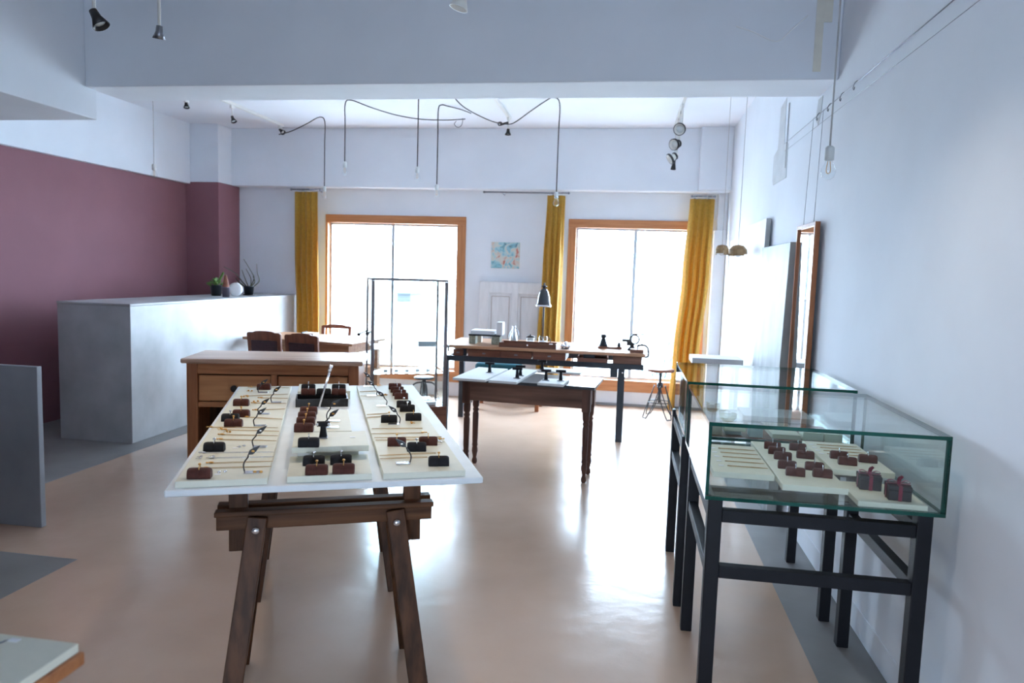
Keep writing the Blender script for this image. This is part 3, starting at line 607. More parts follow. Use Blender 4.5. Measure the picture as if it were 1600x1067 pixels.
MB().sph((0, -0.03, z1+0.03), 0.03, 14).build('bulb', M['bulb'], t)
MB().lathe([(0, z1+0.1705), (0.012, z1+0.1705), (0.012, z1+0.185), (0.026, z1+0.187), (0.026, z1+0.197), (0.010, z1+0.199), (0.008, zt), (0, zt)], (0, -0.03, 0), 16).build('cap', M['black'], t)
MB().tube(smooth_path([(0, 0, 0.06), (0.03, 0, 0.065), (0.06, 0, 0.06), (0.075, 0, 0.03), (0.07, 0, 0.004)], 4), 0.004, 6).build('cord', M['cord'], t)
# little silver balls, small cups
p = Py(884, 530, 6.58)
t = thing('ball_spool', 'cluster of small shiny silver balls on a ring at the right of the bench tray', 'ornament', (p.x, 6.58, BZ))
MB().lathe([(0.032, 0), (0.042, 0.004), (0.032, 0.008), (0.022, 0.004), (0.032, 0)], (0, 0, 0), 18).build('ring', M['pewter'], t)
mb = MB()
for k in range(5): mb.sph((0.032*math.cos(k*1.256), 0.032*math.sin(k*1.256), 0.024), 0.017, 10)
mb.sph((0, 0, 0.05), 0.018, 10).build('balls', M['silver'], t)
p = Py(862, 529, 6.60); tag(MB().lathe([(0, 0), (0.012, 0), (0.017, 0.028), (0.014, 0.028), (0.010, 0.004), (0, 0.004)], (p.x-0.005, 6.60, BZ+0.0085), 14).build('small_cup', M['ceramic']), 'tiny white cup at the right end inside the long bench tray', 'cup')
# stake tool, bar, vice, wood block, clamp
p = on_bench(944, 531); y0 = 6.80; x = Py(944, 525, y0).x
MBt = MB().box((x-0.055, y0-0.05, BZ), (x+0.17, y0+0.05, BZ+0.02))
tag(MBt.build('wooden_strip', M['red_wood'], None, 0.002), 'thin brown wooden strip lying on the workbench under the dark stake', 'wood strip')
t = thing('dovetail_stake', 'dark metal stake with flared foot and round head on a wooden strip', 'tool', (x-0.005, y0, BZ+0.02))
MB().lathe([(0, 0), (0.042, 0), (0.040, 0.01), (0.026, 0.05), (0.018, 0.075), (0, 0.076)], (0, 0, 0), 18).build('foot', M['steel_dark'], t)
MB().lathe([(0, 0.0765), (0.022, 0.0765), (0.028, 0.088), (0.026, 0.105), (0.016, 0.112), (0, 0.112)], (0, 0, 0), 18).build('head', M['steel_dark'], t)
x = Py(968, 523, 6.80).x
tag(MB().lathe([(0, 0), (0.014, 0), (0.018, 0.012), (0.013, 0.028), (0.015, 0.036), (0, 0.04)], (x, y0, BZ+0.02), 12).build('brass_weight', M['steel_dark']), 'small dark weight standing on the wooden strip right of the stake', 'weight')
x = Py(990, 525, 6.72).x
t = thing('bench_vice', 'black bench vice with open ring wheel and long handle on the workbench', 'vice', (x, 6.72, BZ))
MB().lathe([(0, 0), (0.045, 0), (0.042, 0.012), (0.022, 0.03), (0.020, 0.055), (0, 0.056)], (-0.01, 0, 0), 18).build('base', M['black'], t)
mb = MB()
mb.lathe([(0.034, -0.012), (0.048, -0.012), (0.048, 0.012), (0.034, 0.012), (0.034, -0.012)], (0.01, 0, 0.102), 26, 0, RX(math.pi/2)).build('ring_wheel', M['black'], t)
MB().box((-0.105, -0.016, 0.075), (-0.02, 0.016, 0.102)).box((-0.06, -0.014, 0.045), (0.0, 0.014, 0.075)).build('jaw', M['black'], t, 0.004)
MB().tube([(-0.02, 0, 0.152), (0.14, 0, 0.150)], 0.005, 8).tube([(0.075, 0, 0.150), (0.075, 0, 0.12)], 0.006, 8).build('handle', M['black'], t)
x = Py(985, 540, 6.50).x; x2 = Py(1006, 541, 6.50).x
tag(MB().box((x, 6.50, BZ), (x2, 6.60, BZ+0.03)).build('bench_block', M['red_wood'], None, 0.003), 'small red-brown wood block in front of the bench vice', 'wood block')
t = thing('g_clamp', 'black curved clamp gripping the right end of the workbench top', 'clamp', (0.18, 6.56, 0.79))
MB().tube(smooth_path([(-0.075, 0, 0.085), (-0.02, 0, 0.095), (0.02, 0, 0.07), (0.028, 0, 0.0), (0.010, 0, -0.012), (-0.045, 0, -0.012)], 5), 0.009, 8).build('frame', M['black'], t)
MB().tube([(-0.07, 0, 0.095), (-0.07, 0, 0.029)], 0.006, 8).build('screw', M['black'], t)

# ------------------------------------------------------------------ white panelled door, low seat with cushion, picture
t = thing('old_door_panel', 'old white panelled door leaf leaning on the back wall behind the workbench', 'door panel', (-1.71, 8.29, 0))
A = 0.84; Hh = 1.385; q = -0.045
def lean(x, z, y): return (x, y - 0.02 + 0.03*z/Hh, z)
for a, b in ((0, 0.11), (0.385, 0.455), (0.73, A)): MB().prism([(a, 0), (b, 0), (b, Hh), (a, Hh)], q, 0.0, f=lambda x, z, y: lean(x, z, y)).build('stile', M['worn_white'], t, 0.003)
for a, b in ((0.1105, 0.3845), (0.4555, 0.7295)):
    MB().prism([(a, Hh-0.13), (b, Hh-0.13), (b, Hh), (a, Hh)], q, 0.0, f=lean).prism([(a, 0), (b, 0), (b, 0.16), (a, 0.16)], q, 0.0, f=lean).build('rail', M['worn_white'], t, 0.003)
    MB().prism([(a, 0.161), (b, 0.161), (b, Hh-0.131), (a, Hh-0.131)], q+0.022, -0.006, f=lean).build('panel', M['worn_white'], t)
    mm = MB(); zz0, zz1 = 0.165, Hh-0.135
    for u0, u1, v0, v1 in ((a+0.03, a+0.036, zz0+0.03, zz1-0.03), (b-0.036, b-0.03, zz0+0.03, zz1-0.03), (a+0.036, b-0.036, zz1-0.036, zz1-0.03), (a+0.036, b-0.036, zz0+0.03, zz0+0.036)):
        mm.prism([(u0, v0), (u1, v0), (u1, v1), (u0, v1)], q+0.016, q+0.0215, f=lean)
    mm.build('panel_bead', M['distress'], t)
t = thing('low_bench', 'low cream bench against the back wall beneath the workbench', 'bench', (-1.65, 7.62, 0))
MB().box((0, 0, 0.36), (0.78, 0.42, 0.42)).build('seat', M['linen'], t, 0.01)
for a in (0.03, 0.71):
    for b in (0.03, 0.35): MB().box((a, b, 0), (a+0.04, b+0.04, 0.3595)).build('leg', M['pine_v'], t)
tag(MB().box((-1.62, 7.66, 0.4215), (-1.14, 8.0, 0.50)).build('cushion', M['teal'], None, 0.03, 3), 'flat teal cushion on the low cream bench under the workbench', 'cushion')
a = Py(768, 378, 8.31); b = Py(811, 420, 8.31)
t = thing('abstract_painting', 'small square abstract painting in blue, pink and red on the wall between windows', 'painting', ((a.x+b.x)/2, 8.31, (a.z+b.z)/2))
hw, hh = (b.x-a.x)/2, (a.z-b.z)/2
MB().box((-hw, -0.001, -hh), (hw, 0.022, hh)).build('canvas_sides', M['linen'], t); MB().box((-hw+0.001, -0.004, -hh+0.001), (hw-0.001, -0.0012, hh-0.001)).build('painted_face', M['painting'], t)

# ------------------------------------------------------------------ small table with turned legs
SA = -5*math.pi/180
st = thing('turned_leg_table', 'small old brown table with turned legs and slate top in front of the workbench', 'table', (-1.215, 5.14, 0), SA)
SW, SD, SZ = 1.02, 0.50, 0.71
MB().box((0, 0, SZ-0.022), (SW, SD, SZ)).build('slate_top', M['slate'], st, 0.003)
MB().box((0.06, 0.035, 0.545), (SW-0.06, 0.055, SZ-0.0225)).box((0.06, SD-0.06, 0.545), (SW-0.06, SD-0.04, SZ-0.0225)).box((0.045, 0.06, 0.545), (0.065, SD-0.06, SZ-0.0225)).box((SW-0.065, 0.06, 0.545), (SW-0.045, SD-0.06, SZ-0.0225)).build('apron', M['old_brown'], st, 0.002)
prof = [(0, 0), (0.014, 0), (0.021, 0.015), (0.021, 0.03), (0.013, 0.05), (0.017, 0.07), (0.024, 0.10), (0.022, 0.125), (0.018, 0.135), (0.024, 0.15), (0.020, 0.165), (0.022, 0.20), (0.024, 0.40), (0.018, 0.415), (0.025, 0.43), (0.018, 0.445), (0.025, 0.46), (0.028, 0.52), (0.0, 0.521)]
for a in (0.062, SW-0.062):
    for b in (0.062, 0.29):
        l = MB().lathe(prof, (a, b, 0), 18).box((a-0.030, b-0.030, 0.52), (a+0.030, b+0.030, SZ-0.0225))
        l.build('leg', M['old_brown_v'], st)
def sboard(label, c4, z1, th=0.018):
    P4 = [Pz(x, y, z1) for x, y in c4]
    o = RZ(-SA); Q = [o @ (p-Vector((-1.215, 5.14, 0))) for p in P4]
    xs = ((Q[0].x+Q[3].x)/2, (Q[1].x+Q[2].x)/2); ys = ((Q[0].y+Q[1].y)/2, (Q[2].y+Q[3].y)/2)
    t = MB().box((xs[0], ys[0], z1-th), (xs[1], ys[1], z1)).build('display_board', M['cream_white'], None, 0.002)
    t.location = (-1.215, 5.14, 0); t.rotation_euler = (0, 0, SA)
    return tag(t, label, 'board', 'white boards on the small table')
sboard('white display board at the left end of the small turned-leg table', [(717, 591), (772, 594), (783, 575), (737, 573)], 0.7285)
sboard('white display board second from the left on the small turned-leg table', [(776, 595), (817, 597), (832, 577), (787, 575)], 0.7285)
sboard('white display board with one ring stand at the back of the small table', [(841, 579), (909, 583), (911, 577), (846, 574)], 0.7285)
sboard('smallest white display board at the front right of the small table', [(842, 599), (885, 600), (887, 592), (846, 591)], 0.7285)
def t_stand(label, p, h, w_, group='black ring stands on the small table', rz=0.0):
    t = thing('ring_stand', label, 'ring stand', p, rz, group)
    MB().box((-w_*0.7, -0.014, 0), (w_*0.7, 0.014, 0.004)).build('foot', M['pewter'], t, 0.001)
    MB().prism([(-0.013, 0.0045), (0.013, 0.0045), (0.009, h*0.6), (0.009, h-0.012), (-0.009, h-0.012), (-0.009, h*0.6)], -0.008, 0.008, f=lambda x, z, y: (x, y, z)).build('stem', M['velvet_black'], t)
    MB().tube([(-w_, 0, h-0.004), (w_, 0, h-0.004)], 0.0095, 10).build('cross_bar', M['velvet_black'], t)
    return t
for (px, py, wh) in ((765, 582, 'on the leftmost white board of the small table'), (813, 587, 'behind its twin on the second white board of the small table'), (808, 591, 'before its twin on the second white board of the small table'), (847, 578, 'on the rear white board of the small table'), (853, 594, 'at the left of the smallest white board'), (876, 595, 'at the right of the smallest white board')):
    p = Pz(px, py, 0.729); t_stand('black ring stand ' + wh, (p.x, p.y, 0.729), 0.075, 0.036)

# ------------------------------------------------------------------ stools
def stool(label, x, y, r, z, m, legs):
    t = thing('screw_stool', label, 'stool', (x, y, 0))
    MB().lathe([(0, z-0.028), (r*0.96, z-0.028), (r, z-0.02), (r, z-0.006), (r*0.97, z), (0, z)], (0, 0, 0), 28).build('seat', m, t)
    MB().tube([(0, 0, z*0.30), (0, 0, z-0.0285)], 0.014, 12).lathe([(0, z*0.62), (0.035, z*0.62), (0.028, z*0.72), (0.012, z*0.72)], (0, 0, 0), 14).build('screw_post', M['steel_dark'], t)
    for k in range(legs):
        a = 2*math.pi*k/legs + 0.6; ca, sa = math.cos(a), math.sin(a); tx, ty = -sa*0.05, ca*0.05; q = r*1.25
        MB().tube(smooth_path([(ca*0.03+tx, sa*0.03+ty, z*0.66), (ca*q*0.6+tx, sa*q*0.6+ty, z*0.3), (ca*q+tx*0.6, sa*q+ty*0.6, 0.012), (ca*q, sa*q, 0.006), (ca*q-tx*0.6, sa*q-ty*0.6, 0.012), (ca*q*0.6-tx, sa*q*0.6-ty, z*0.3), (ca*0.03-tx, sa*0.03-ty, z*0.66)], 5), 0.006, 8).build('leg', M['steel_dark'], t)
    MB().lathe([(r*0.80, -0.005), (r*0.83, 0), (r*0.80, 0.005), (r*0.77, 0), (r*0.80, -0.005)], (0, 0, z*0.32), 30).build('foot_ring', M['steel_dark'], t)
stool('industrial stool with wooden seat and black wire legs by the right window', 0.385, 7.78, 0.145, 0.525, M['red_wood'], 4)
t = thing('metal_stool', 'low dark metal stool with splayed curved legs seen through the glass cabinet', 'stool', (-2.13, 7.45, 0))
MB().lathe([(0, 0.325), (0.10, 0.325), (0.11, 0.335), (0.105, 0.347), (0, 0.35)], (0, 0, 0), 24).build('seat', M['steel_dark'], t)
MB().tube([(0, 0, 0.12), (0, 0, 0.3245)], 0.022, 12).build('post', M['steel_dark'], t)
for k in range(4):
    a = k*math.pi/2+0.5; MB().tube(smooth_path([(0.02*math.cos(a), 0.02*math.sin(a), 0.29), (0.11*math.cos(a), 0.11*math.sin(a), 0.27), (0.155*math.cos(a), 0.155*math.sin(a), 0.16), (0.17*math.cos(a), 0.17*math.sin(a), 0.008)], 5), 0.009, 8).build('leg', M['steel_dark'], t)

# ------------------------------------------------------------------ trestle table
TA = math.atan2(0.404, 0.915); TO = Vector((-1.234, 2.845, 0)); TR = RZ(TA)
def TW(e, s, z): q = TO + TR @ Vector((e, s, 0)); return Vector((q.x, q.y, z))
def TL(px, py, z): return RZ(-TA) @ (Pz(px, py, z)-TO)
tt = thing('trestle_tabletop', 'long white-painted tabletop lying on two dark trestles, covered with jewellery displays', 'tabletop', TO, TA)
MB().box((-0.455, -0.925, 0.83), (0.475, 0.925, 0.85)).build('top_board', M['white_paint'], tt, 0.004)
def trestle(label, s0):
    t = thing('trestle', label, 'trestle', TW(0, s0, 0), TA, 'trestles under the white tabletop')
    for sg in (-1, 1):
        MB().box((-0.355, sg*0.038-0.012, 0.625), (0.355, sg*0.038+0.012, 0.672)).box((-0.36, sg*0.040-0.020, 0.6725), (0.36, sg*0.040+0.020, 0.690)).build('crossbar', M['walnut_x'], t, 0.003)
        MB().box((sg*0.29-0.030, -0.0175, 0.54), (sg*0.29+0.030, 0.0175, 0.829)).build('post', M['walnut'], t, 0.003)
        for ex in (-1, 1):
            mb = MB().bar((ex*0.225, sg*0.066, 0.67), (ex*0.312, sg*0.245, 0.0), 0.062, 0.028, (1, 0, 0))
            lg = mb.build('leg', M['walnut'], t, 0.003)
            MB().lathe([(0, 0.001), (0.013, 0.001), (0.012, 0.006), (0.006, 0.009), (0, 0.010)], (ex*0.229, sg*(0.0775+0.014), 0.634), 16, 0, RX(sg*-math.pi/2)).build('bolt', M['silver'], lg)
    for ex in (-1, 1):
        MB().box((ex*0.315-0.012, -0.215, 0.10), (ex*0.315+0.012, 0.215, 0.14)).build('stretcher', M['walnut'], t, 0.002)
trestle('dark wood trestle under the near end of the white tabletop', -0.60)
trestle('dark wood trestle under the far half of the white tabletop', 0.41)

ZT = 0.85
def tboard(label, e0, e1, s0, s1, z0, z1, m='cream', name='display_board', group='cream boards on the trestle table'):
    e0 += 0.0; c = TW((e0+e1)/2, (s0+s1)/2, z0)
    o = MB().box((-(e1-e0)/2, -(s1-s0)/2, 0), ((e1-e0)/2, (s1-s0)/2, z1-z0)).build(name, M[m], None, 0.0015)
    o.location = c; o.rotation_euler = (0, 0, TA); return tag(o, label, 'board' if name == 'display_board' else 'riser', group)
ordn = ('nearest', 'second nearest', 'second farthest', 'farthest')
for k in range(4):
    a = -0.905+0.4265*k
    tboard('%s of four cream boards along the left side of the trestle table' % ordn[k], -0.430+0.0, -0.177, a, a+0.425, ZT, 0.87)
    tboard('%s of four cream boards along the right side of the trestle table' % ordn[k], 0.163-0.002*k, 0.421-0.006*k, a, a+0.425, ZT, 0.87)
tboard('cream board flat on the tabletop at the front of the middle row', -0.122, 0.129, -0.900, -0.662, ZT, 0.87)
tboard('white block lifting the raised cream board in the middle row', -0.10, 0.10, -0.657, -0.540, ZT, 0.8945, 'cream_white', 'riser_block', 'risers on the trestle table')
tboard('raised cream board on a white block, second in the middle row', -0.115, 0.130, -0.722, -0.505, 0.895, 0.915)
tboard('white block under the cream board holding four brown cushions', -0.09, 0.06, -0.45, -0.15, ZT, 0.8945, 'cream_white', 'riser_block', 'risers on the trestle table')
tboard('cream board with four brown ring cushions in the middle row', -0.113, 0.083, -0.498, -0.100, 0.895, 0.915)
tboard('white board behind the black tray at the far end of middle row', -0.137, 0.113, 0.505, 0.74, ZT, 0.89)
# black tray
tb = thing('black_tray', 'empty black divided tray in the middle row of the trestle table', 'tray', TW(-0.022, 0.378, ZT), TA)
MB().box((-0.118, -0.073, 0), (0.118, 0.073, 0.004)).build('bottom', M['black'], tb)
MB().box((-0.118, -0.073, 0.0045), (0.118, -0.068, 0.038)).box((-0.118, 0.068, 0.0045), (0.118, 0.073, 0.038)).box((-0.118, -0.068, 0.0045), (-0.113, 0.068, 0.038)).box((0.113, -0.068, 0.0045), (0.118, 0.068, 0.038)).build('rim', M['black'], tb)
MB().box((-0.008, -0.068, 0.0045), (-0.004, 0.068, 0.03)).build('divider', M['black'], tb)
# silver rod stand in front of tray
sd_ = thing('rod_stand', 'slanted silver rod on a bent wire foot before the black tray', 'display stand', TW(-0.034, 0.285, ZT), TA)
MB().tube([(0, 0, 0.005), (0.045, 0.03, 0.165)], 0.005, 10).tube([(0.045, 0.03, 0.165), (0.053, 0.033, 0.195)], 0.008, 10).build('rod', M['silver'], sd_)
MB().tube([(-0.07, -0.02, 0.003), (0, 0, 0.003), (0.06, -0.045, 0.003)], 0.003, 8).build('wire_foot', M['silver'], sd_)

# ring cushions -----------------------------------------------------------
def cushion_proto(m, w_=0.066, d_=0.034, h_=0.031):
    prof = []
    for k in range(9):
        a = math.pi*k/8; prof.append((d_/2*math.cos(a)*0.98, h_*0.45 + h_*0.55*math.sin(a)))
    prof = [(d_/2*0.93, 0.0)] + [(d_/2, h_*0.2)] + prof + [(-d_/2, h_*0.2), (-d_/2*0.93, 0.0)]
    mb = MB(); xs = [(-w_/2, 0.86), (-w_/2+0.004, 0.97), (-w_/2+0.010, 1.0), (-0.002, 1.0), (-0.001, 0.93), (0.001, 0.93), (0.002, 1.0), (w_/2-0.010, 1.0), (w_/2-0.004, 0.97), (w_/2, 0.86)]
    rings = [[mb.bm.verts.new((x, y*s, z*(s if z > 0.003 else 1))) for (y, z) in prof] for x, s in xs]
    n = len(prof)
    for A, B in zip(rings, rings[1:]):
        for k in range(n):
            f = mb.bm.faces.new((A[k], A[(k+1) % n], B[(k+1) % n], B[k])); f.smooth = True
    mb.bm.faces.new(rings[0]); mb.bm.faces.new(list(reversed(rings[-1])))
    bmesh.ops.recalc_face_normals(mb.bm, faces=mb.bm.faces[:]); me = bpy.data.meshes.new('cushion'); mb.bm.to_mesh(me); mb.bm.free(); me.materials.append(m); return me
CUSH = {'brown': cushion_proto(M['velvet_brown']), 'black': cushion_proto(M['velvet_black'])}
def ring_mesh(m, stone):
    mb = MB(); mb.lathe([(0.0075, -0.001), (0.0092, -0.001), (0.0092, 0.001), (0.0075, 0.001), (0.0075, -0.001)], (0, 0, 0), 20, 0, RY(math.pi/2))
    mb.sph((0, 0, 0.0115), stone, 10, (1, 1, 0.8))
    bmesh.ops.recalc_face_normals(mb.bm, faces=mb.bm.faces[:]); me = bpy.data.meshes.new('ring'); mb.bm.to_mesh(me); mb.bm.free(); me.materials.append(m); return me
RINGS = {'gold': ring_mesh(M['gold'], 0.0045), 'silver': ring_mesh(M['silver'], 0.005), 'fine gold': ring_mesh(M['gold'], 0.0025), 'fine silver': ring_mesh(M['silver'], 0.0025)}
def mesh_thing(name, me, loc, rz, label, cat, group):
    o = bpy.data.objects.new(name, me); COL.objects.link(o); o.location = loc; o.rotation_euler = (0, 0, rz); return tag(o, label, cat, group)
def cushion(col, p, rz, where, ring, group='velvet ring cushions on the trestle table', sx=1.0):
    o = mesh_thing('ring_cushion', CUSH[col], p, rz, '%s velvet ring cushion %s' % (col, where), 'ring cushion', group); o.scale = (sx, sx, sx)
    if ring:
        q = p.copy(); q.z += 0.0295*sx
        mesh_thing('finger_ring', RINGS[ring], q, rz, '%s ring, cushion %s' % (ring, where), 'ring', 'rings in velvet cushions')
TROT = TA - 0.09
def tc(col, px, py, z, where, ring): cushion(col, Pz(px, py, z+0.016)*1.0 - Vector((0, 0, 0.016)), TROT, where, ring)
tc('brown', 312, 738, 0.87, 'at the near left corner of the trestle table', 'gold')
tc('black', 335, 697, 0.87, 'alone on the left boards, second from near end', 'silver')
tc('brown', 365, 660, 0.87, 'nearest of three bunched on the left boards', 'gold')
tc('black', 360, 651.5, 0.87, 'in the middle of three bunched on left boards', 'silver')
tc('brown', 377, 645, 0.87, 'farthest of three bunched on the left boards', 'gold')
tc('brown', 377, 628, 0.87, 'alone behind the bunch of three, left boards', 'gold')
tc('brown', 412.5, 603.5, 0.87, 'at the far left end of the trestle table', 'gold')
tc('black', 490.5, 718.5, 0.87, 'rear left of four on the front middle board', 'silver')
tc('brown', 495, 732.5, 0.87, 'front left of four on the front middle board', 'gold')
tc('black', 533, 717, 0.87, 'rear right of four on the front middle board', 'silver')
tc('brown', 537, 731, 0.87, 'front right of four on the front middle board', 'gold')
tc('black', 482.5, 690, 0.915, 'on the raised board beside the T-shaped stand', 'fine silver')
for k, (a, b) in enumerate(((475, 668), (478, 658), (480, 649.5), (482.5, 641.5))):
    tc('brown', a, b-1, 0.915, '%s in the stepped row of four on middle board' % ordn[k], 'gold')
for k, (a, wh) in enumerate(((482, 'left'), (506, 'middle'), (529.5, 'right'))):
    if k != 1: tc('brown', a, 611.5, 0.89, '%s front on the white board behind the black tray' % wh, 'fine silver')
    tc('black', a, 611.5 if k == 1 else 604.5, 0.89, '%s on the white board behind the black tray' % (wh if k == 1 else wh + ' rear'), 'fine silver')
for k, (a, b) in enumerate(((627, 618), (624, 613), (620.5, 608), (617, 603))):
    tc('brown', a, b, 0.87, '%s of four clustered at the far right' % ordn[k], 'fine silver')
tc('black', 631, 630.5, 0.87, 'rear of a pair on the far right boards', 'silver')
tc('black', 636.5, 637, 0.87, 'front of a pair on the far right boards', 'silver')
tc('black', 608, 653.5, 0.87, 'left of two abreast halfway along the right boards', 'gold')
tc('black', 646, 650.5, 0.87, 'right of two abreast halfway along the right boards', 'fine gold')
tc('brown', 620, 689, 0.87, 'left one behind the near black pair, right boards', 'gold')
tc('brown', 669, 688, 0.87, 'right one behind the near black pair, right boards', 'fine gold')
tc('black', 651, 697, 0.87, 'between the two near brown cushions on right boards', 'silver')
tc('black', 685.5, 719, 0.87, 'at the near right corner of the trestle table', 'gold')

# earring stands: polished foot, bent stem, leaf-shaped head --------------------------------
def leaf_stand(label, px, py, z, hx, hy, flip=1, head='gold'):
    p = Pz(px, py, z); t = thing('earring_stand', label, 'earring stand', (p.x, p.y, z), TROT, 'leaf-headed earring stands')
    MB().box((-0.023, -0.014, 0), (0.023, 0.014, 0.003)).build('foot', M['silver'], t, 0.001)
    sxx = -0.022*flip
    q = Vector((hx*1.0, 0.0, hy))
    pts = smooth_path([(sxx, 0, 0.0035), (sxx-0.003*flip, 0, 0.02), (sxx, 0, hy*0.55), (sxx+0.010*flip, 0, hy*0.78), (sxx+(hx)*0.5*flip, 0, hy*0.9)], 4)
    MB().tube(pts, 0.0022, 8).build('stem', M['black'], t)
    e_ = pts[-1]; d = Vector((0.028*flip, 0, 0.022)); n_ = Vector((-0.010*flip, 0, 0.012))
    L1 = [e_, e_+d*0.35+n_*0.52, e_+d*0.7+n_*0.44, e_+d*1.3, e_+d*0.7-n_*0.44, e_+d*0.35-n_*0.52]
    mb = MB(); mb.prism([(a.x, a.z) for a in L1], -0.0025, 0.0025, f=lambda x, z, y: (x, y, z)); mb.build('leaf_head', M['black'], t)
    MB().sph(e_+d*0.55+Vector((0, -0.005, 0)), 0.0038, 10, (1.4, 0.6, 0.8)).build('earring', M['gold'] if head == 'gold' else M['silver'], t)
    return t
leaf_stand('leaf-headed black earring stand at the near end of the left boards', 394, 738.5, 0.87, 0.02, 0.062)
leaf_stand('leaf-headed black earring stand second from the near end on left boards', 406, 698.5, 0.87, 0.02, 0.052, 1, 'silver')
leaf_stand('leaf-headed black earring stand third from the near end on left boards', 406.5, 665.5, 0.87, 0.02, 0.05, 1, 'silver')
leaf_stand('leaf-headed black earring stand just behind the third one on left boards', 412.5, 647, 0.87, 0.02, 0.045)
leaf_stand('leaf-headed black earring stand nearest the right edge of the left boards, far half', 432, 629, 0.87, 0.015, 0.055)
leaf_stand('leaf-headed black earring stand at the far left end beside a brown cushion', 411, 613.5, 0.87, 0.02, 0.045)
leaf_stand('leaf-headed black earring stand front of two on the middle raised board', 519, 668, 0.915, 0.02, 0.045)
leaf_stand('leaf-headed black earring stand rear of two on the middle raised board', 521, 658, 0.915, 0.02, 0.062)
leaf_stand('leaf-headed earring stand with wide silver foot nearest on the right boards', 630, 724, 0.87, 0.025, 0.06, -1, 'silver')
leaf_stand('leaf-headed earring stand halfway along right boards before a black cushion', 615.5, 663, 0.87, 0.02, 0.055, -1, 'silver')
leaf_stand('leaf-headed earring stand third from the near end of right boards', 596, 634.5, 0.87, 0.02, 0.05, -1, 'silver')
leaf_stand('leaf-headed earring stand fourth from the near end of right boards', 581, 618.5, 0.87, 0.02, 0.055, -1, 'silver')
leaf_stand('leaf-headed earring stand at the far end of the right boards', 575, 604, 0.87, 0.02, 0.055, -1, 'silver')
p = Pz(505, 684, 0.915); ts = t_stand('black T-shaped velvet stand with silver studs on the raised middle board', (p.x, p.y, 0.9155), 0.052, 0.021, None, TROT)
for sx in (-1, 1): MB().sph((sx*0.019, -0.010, 0.048), 0.0055, 10).build('stud', M['silver'], ts)

# necklaces lying across the boards, with pendants ------------------------------------------
def necklace(label, pa, pb, z, m, pend, hang=None, cat='necklace'):
    t = thing('necklace', label, cat, (0, 0, 0), 0, 'necklaces on the trestle boards')
    A = Pz(*pa, z); B = Pz(*pb, z); t.location = A; d = B-A; d.z = 0
    n_ = Vector((-d.y, d.x, 0)).normalized()*0.004
    pts = [Vector((0, 0, 0.0012))+n_, d*0.3+n_*1.4+Vector((0, 0, 0.0012)), d*0.7+n_*0.8+Vector((0, 0, 0.0012)), d+Vector((0, 0, 0.0012)), d*0.7-n_*0.8+Vector((0, 0, 0.0012)), d*0.3-n_*1.4+Vector((0, 0, 0.0012)), Vector((0, 0, 0.0012))-n_]
    MB().tube(smooth_path(pts, 3), 0.0009, 6).build('chain', m, t)
    if pend: MB().sph((0, 0, 0.0035), 0.005, 8, (1.7, 1.0, 0.6), 0, RZ(TROT)).sph(-d.normalized()*0.012+Vector((0, 0, 0.003)), 0.0035, 8, (1.4, 1, 0.7)).build('pendant', pend, t)
    return t
LN = [((329, 668), (434, 668.5)), ((352, 672), (436, 674)), ((347, 679.5), (434, 681)), ((345, 687), (432, 689)), ((318, 708), (428, 706.5)), ((332, 716), (427, 714)), ((330, 724), (426, 721)), ((322, 732), (424, 729)), ((392, 605), (452, 606)), ((386, 619), (450, 616)), ((408, 622), (450, 622.5)), ((398, 630), (447, 630.5)), ((400, 641), (446, 639)), ((386, 652), (441, 655))]
for k, (a, b) in enumerate(LN):
    lab = ('gold' if k not in (4, 5) else 'silver')
    necklace('%s chain necklace on the left boards, number %s from the near edge' % (lab, ('eight', 'nine', 'ten', 'eleven', 'four', 'three', 'two', 'one', 'eighteen', 'seventeen', 'sixteen', 'fifteen', 'fourteen', 'thirteen')[k]), a, b, 0.8705, M['chain'] if lab == 'gold' else M['silver'], M['gold'] if lab == 'gold' else M['silver'])
RN = [((660, 669.5), (581, 670)), ((661, 676.5), (580, 678)), ((690, 683), (585, 684)), ((688, 686.5), (587, 688)), ((681, 708), (593, 712)), ((668, 714.5), (594, 717)), ((607, 646), (573, 648)), ((598, 651), (573, 652.5)), ((590, 611), (562, 612)), ((600, 618), (563, 618.5))]
for k, (a, b) in enumerate(RN):
    necklace('fine gold chain necklace on the right boards, number %s from the near edge' % ('six', 'five', 'four', 'three', 'two', 'one', 'eight', 'seven', 'ten', 'nine')[k], a, b, 0.8705, M['chain'], M['gold'] if k in (1, 3, 9) else None)
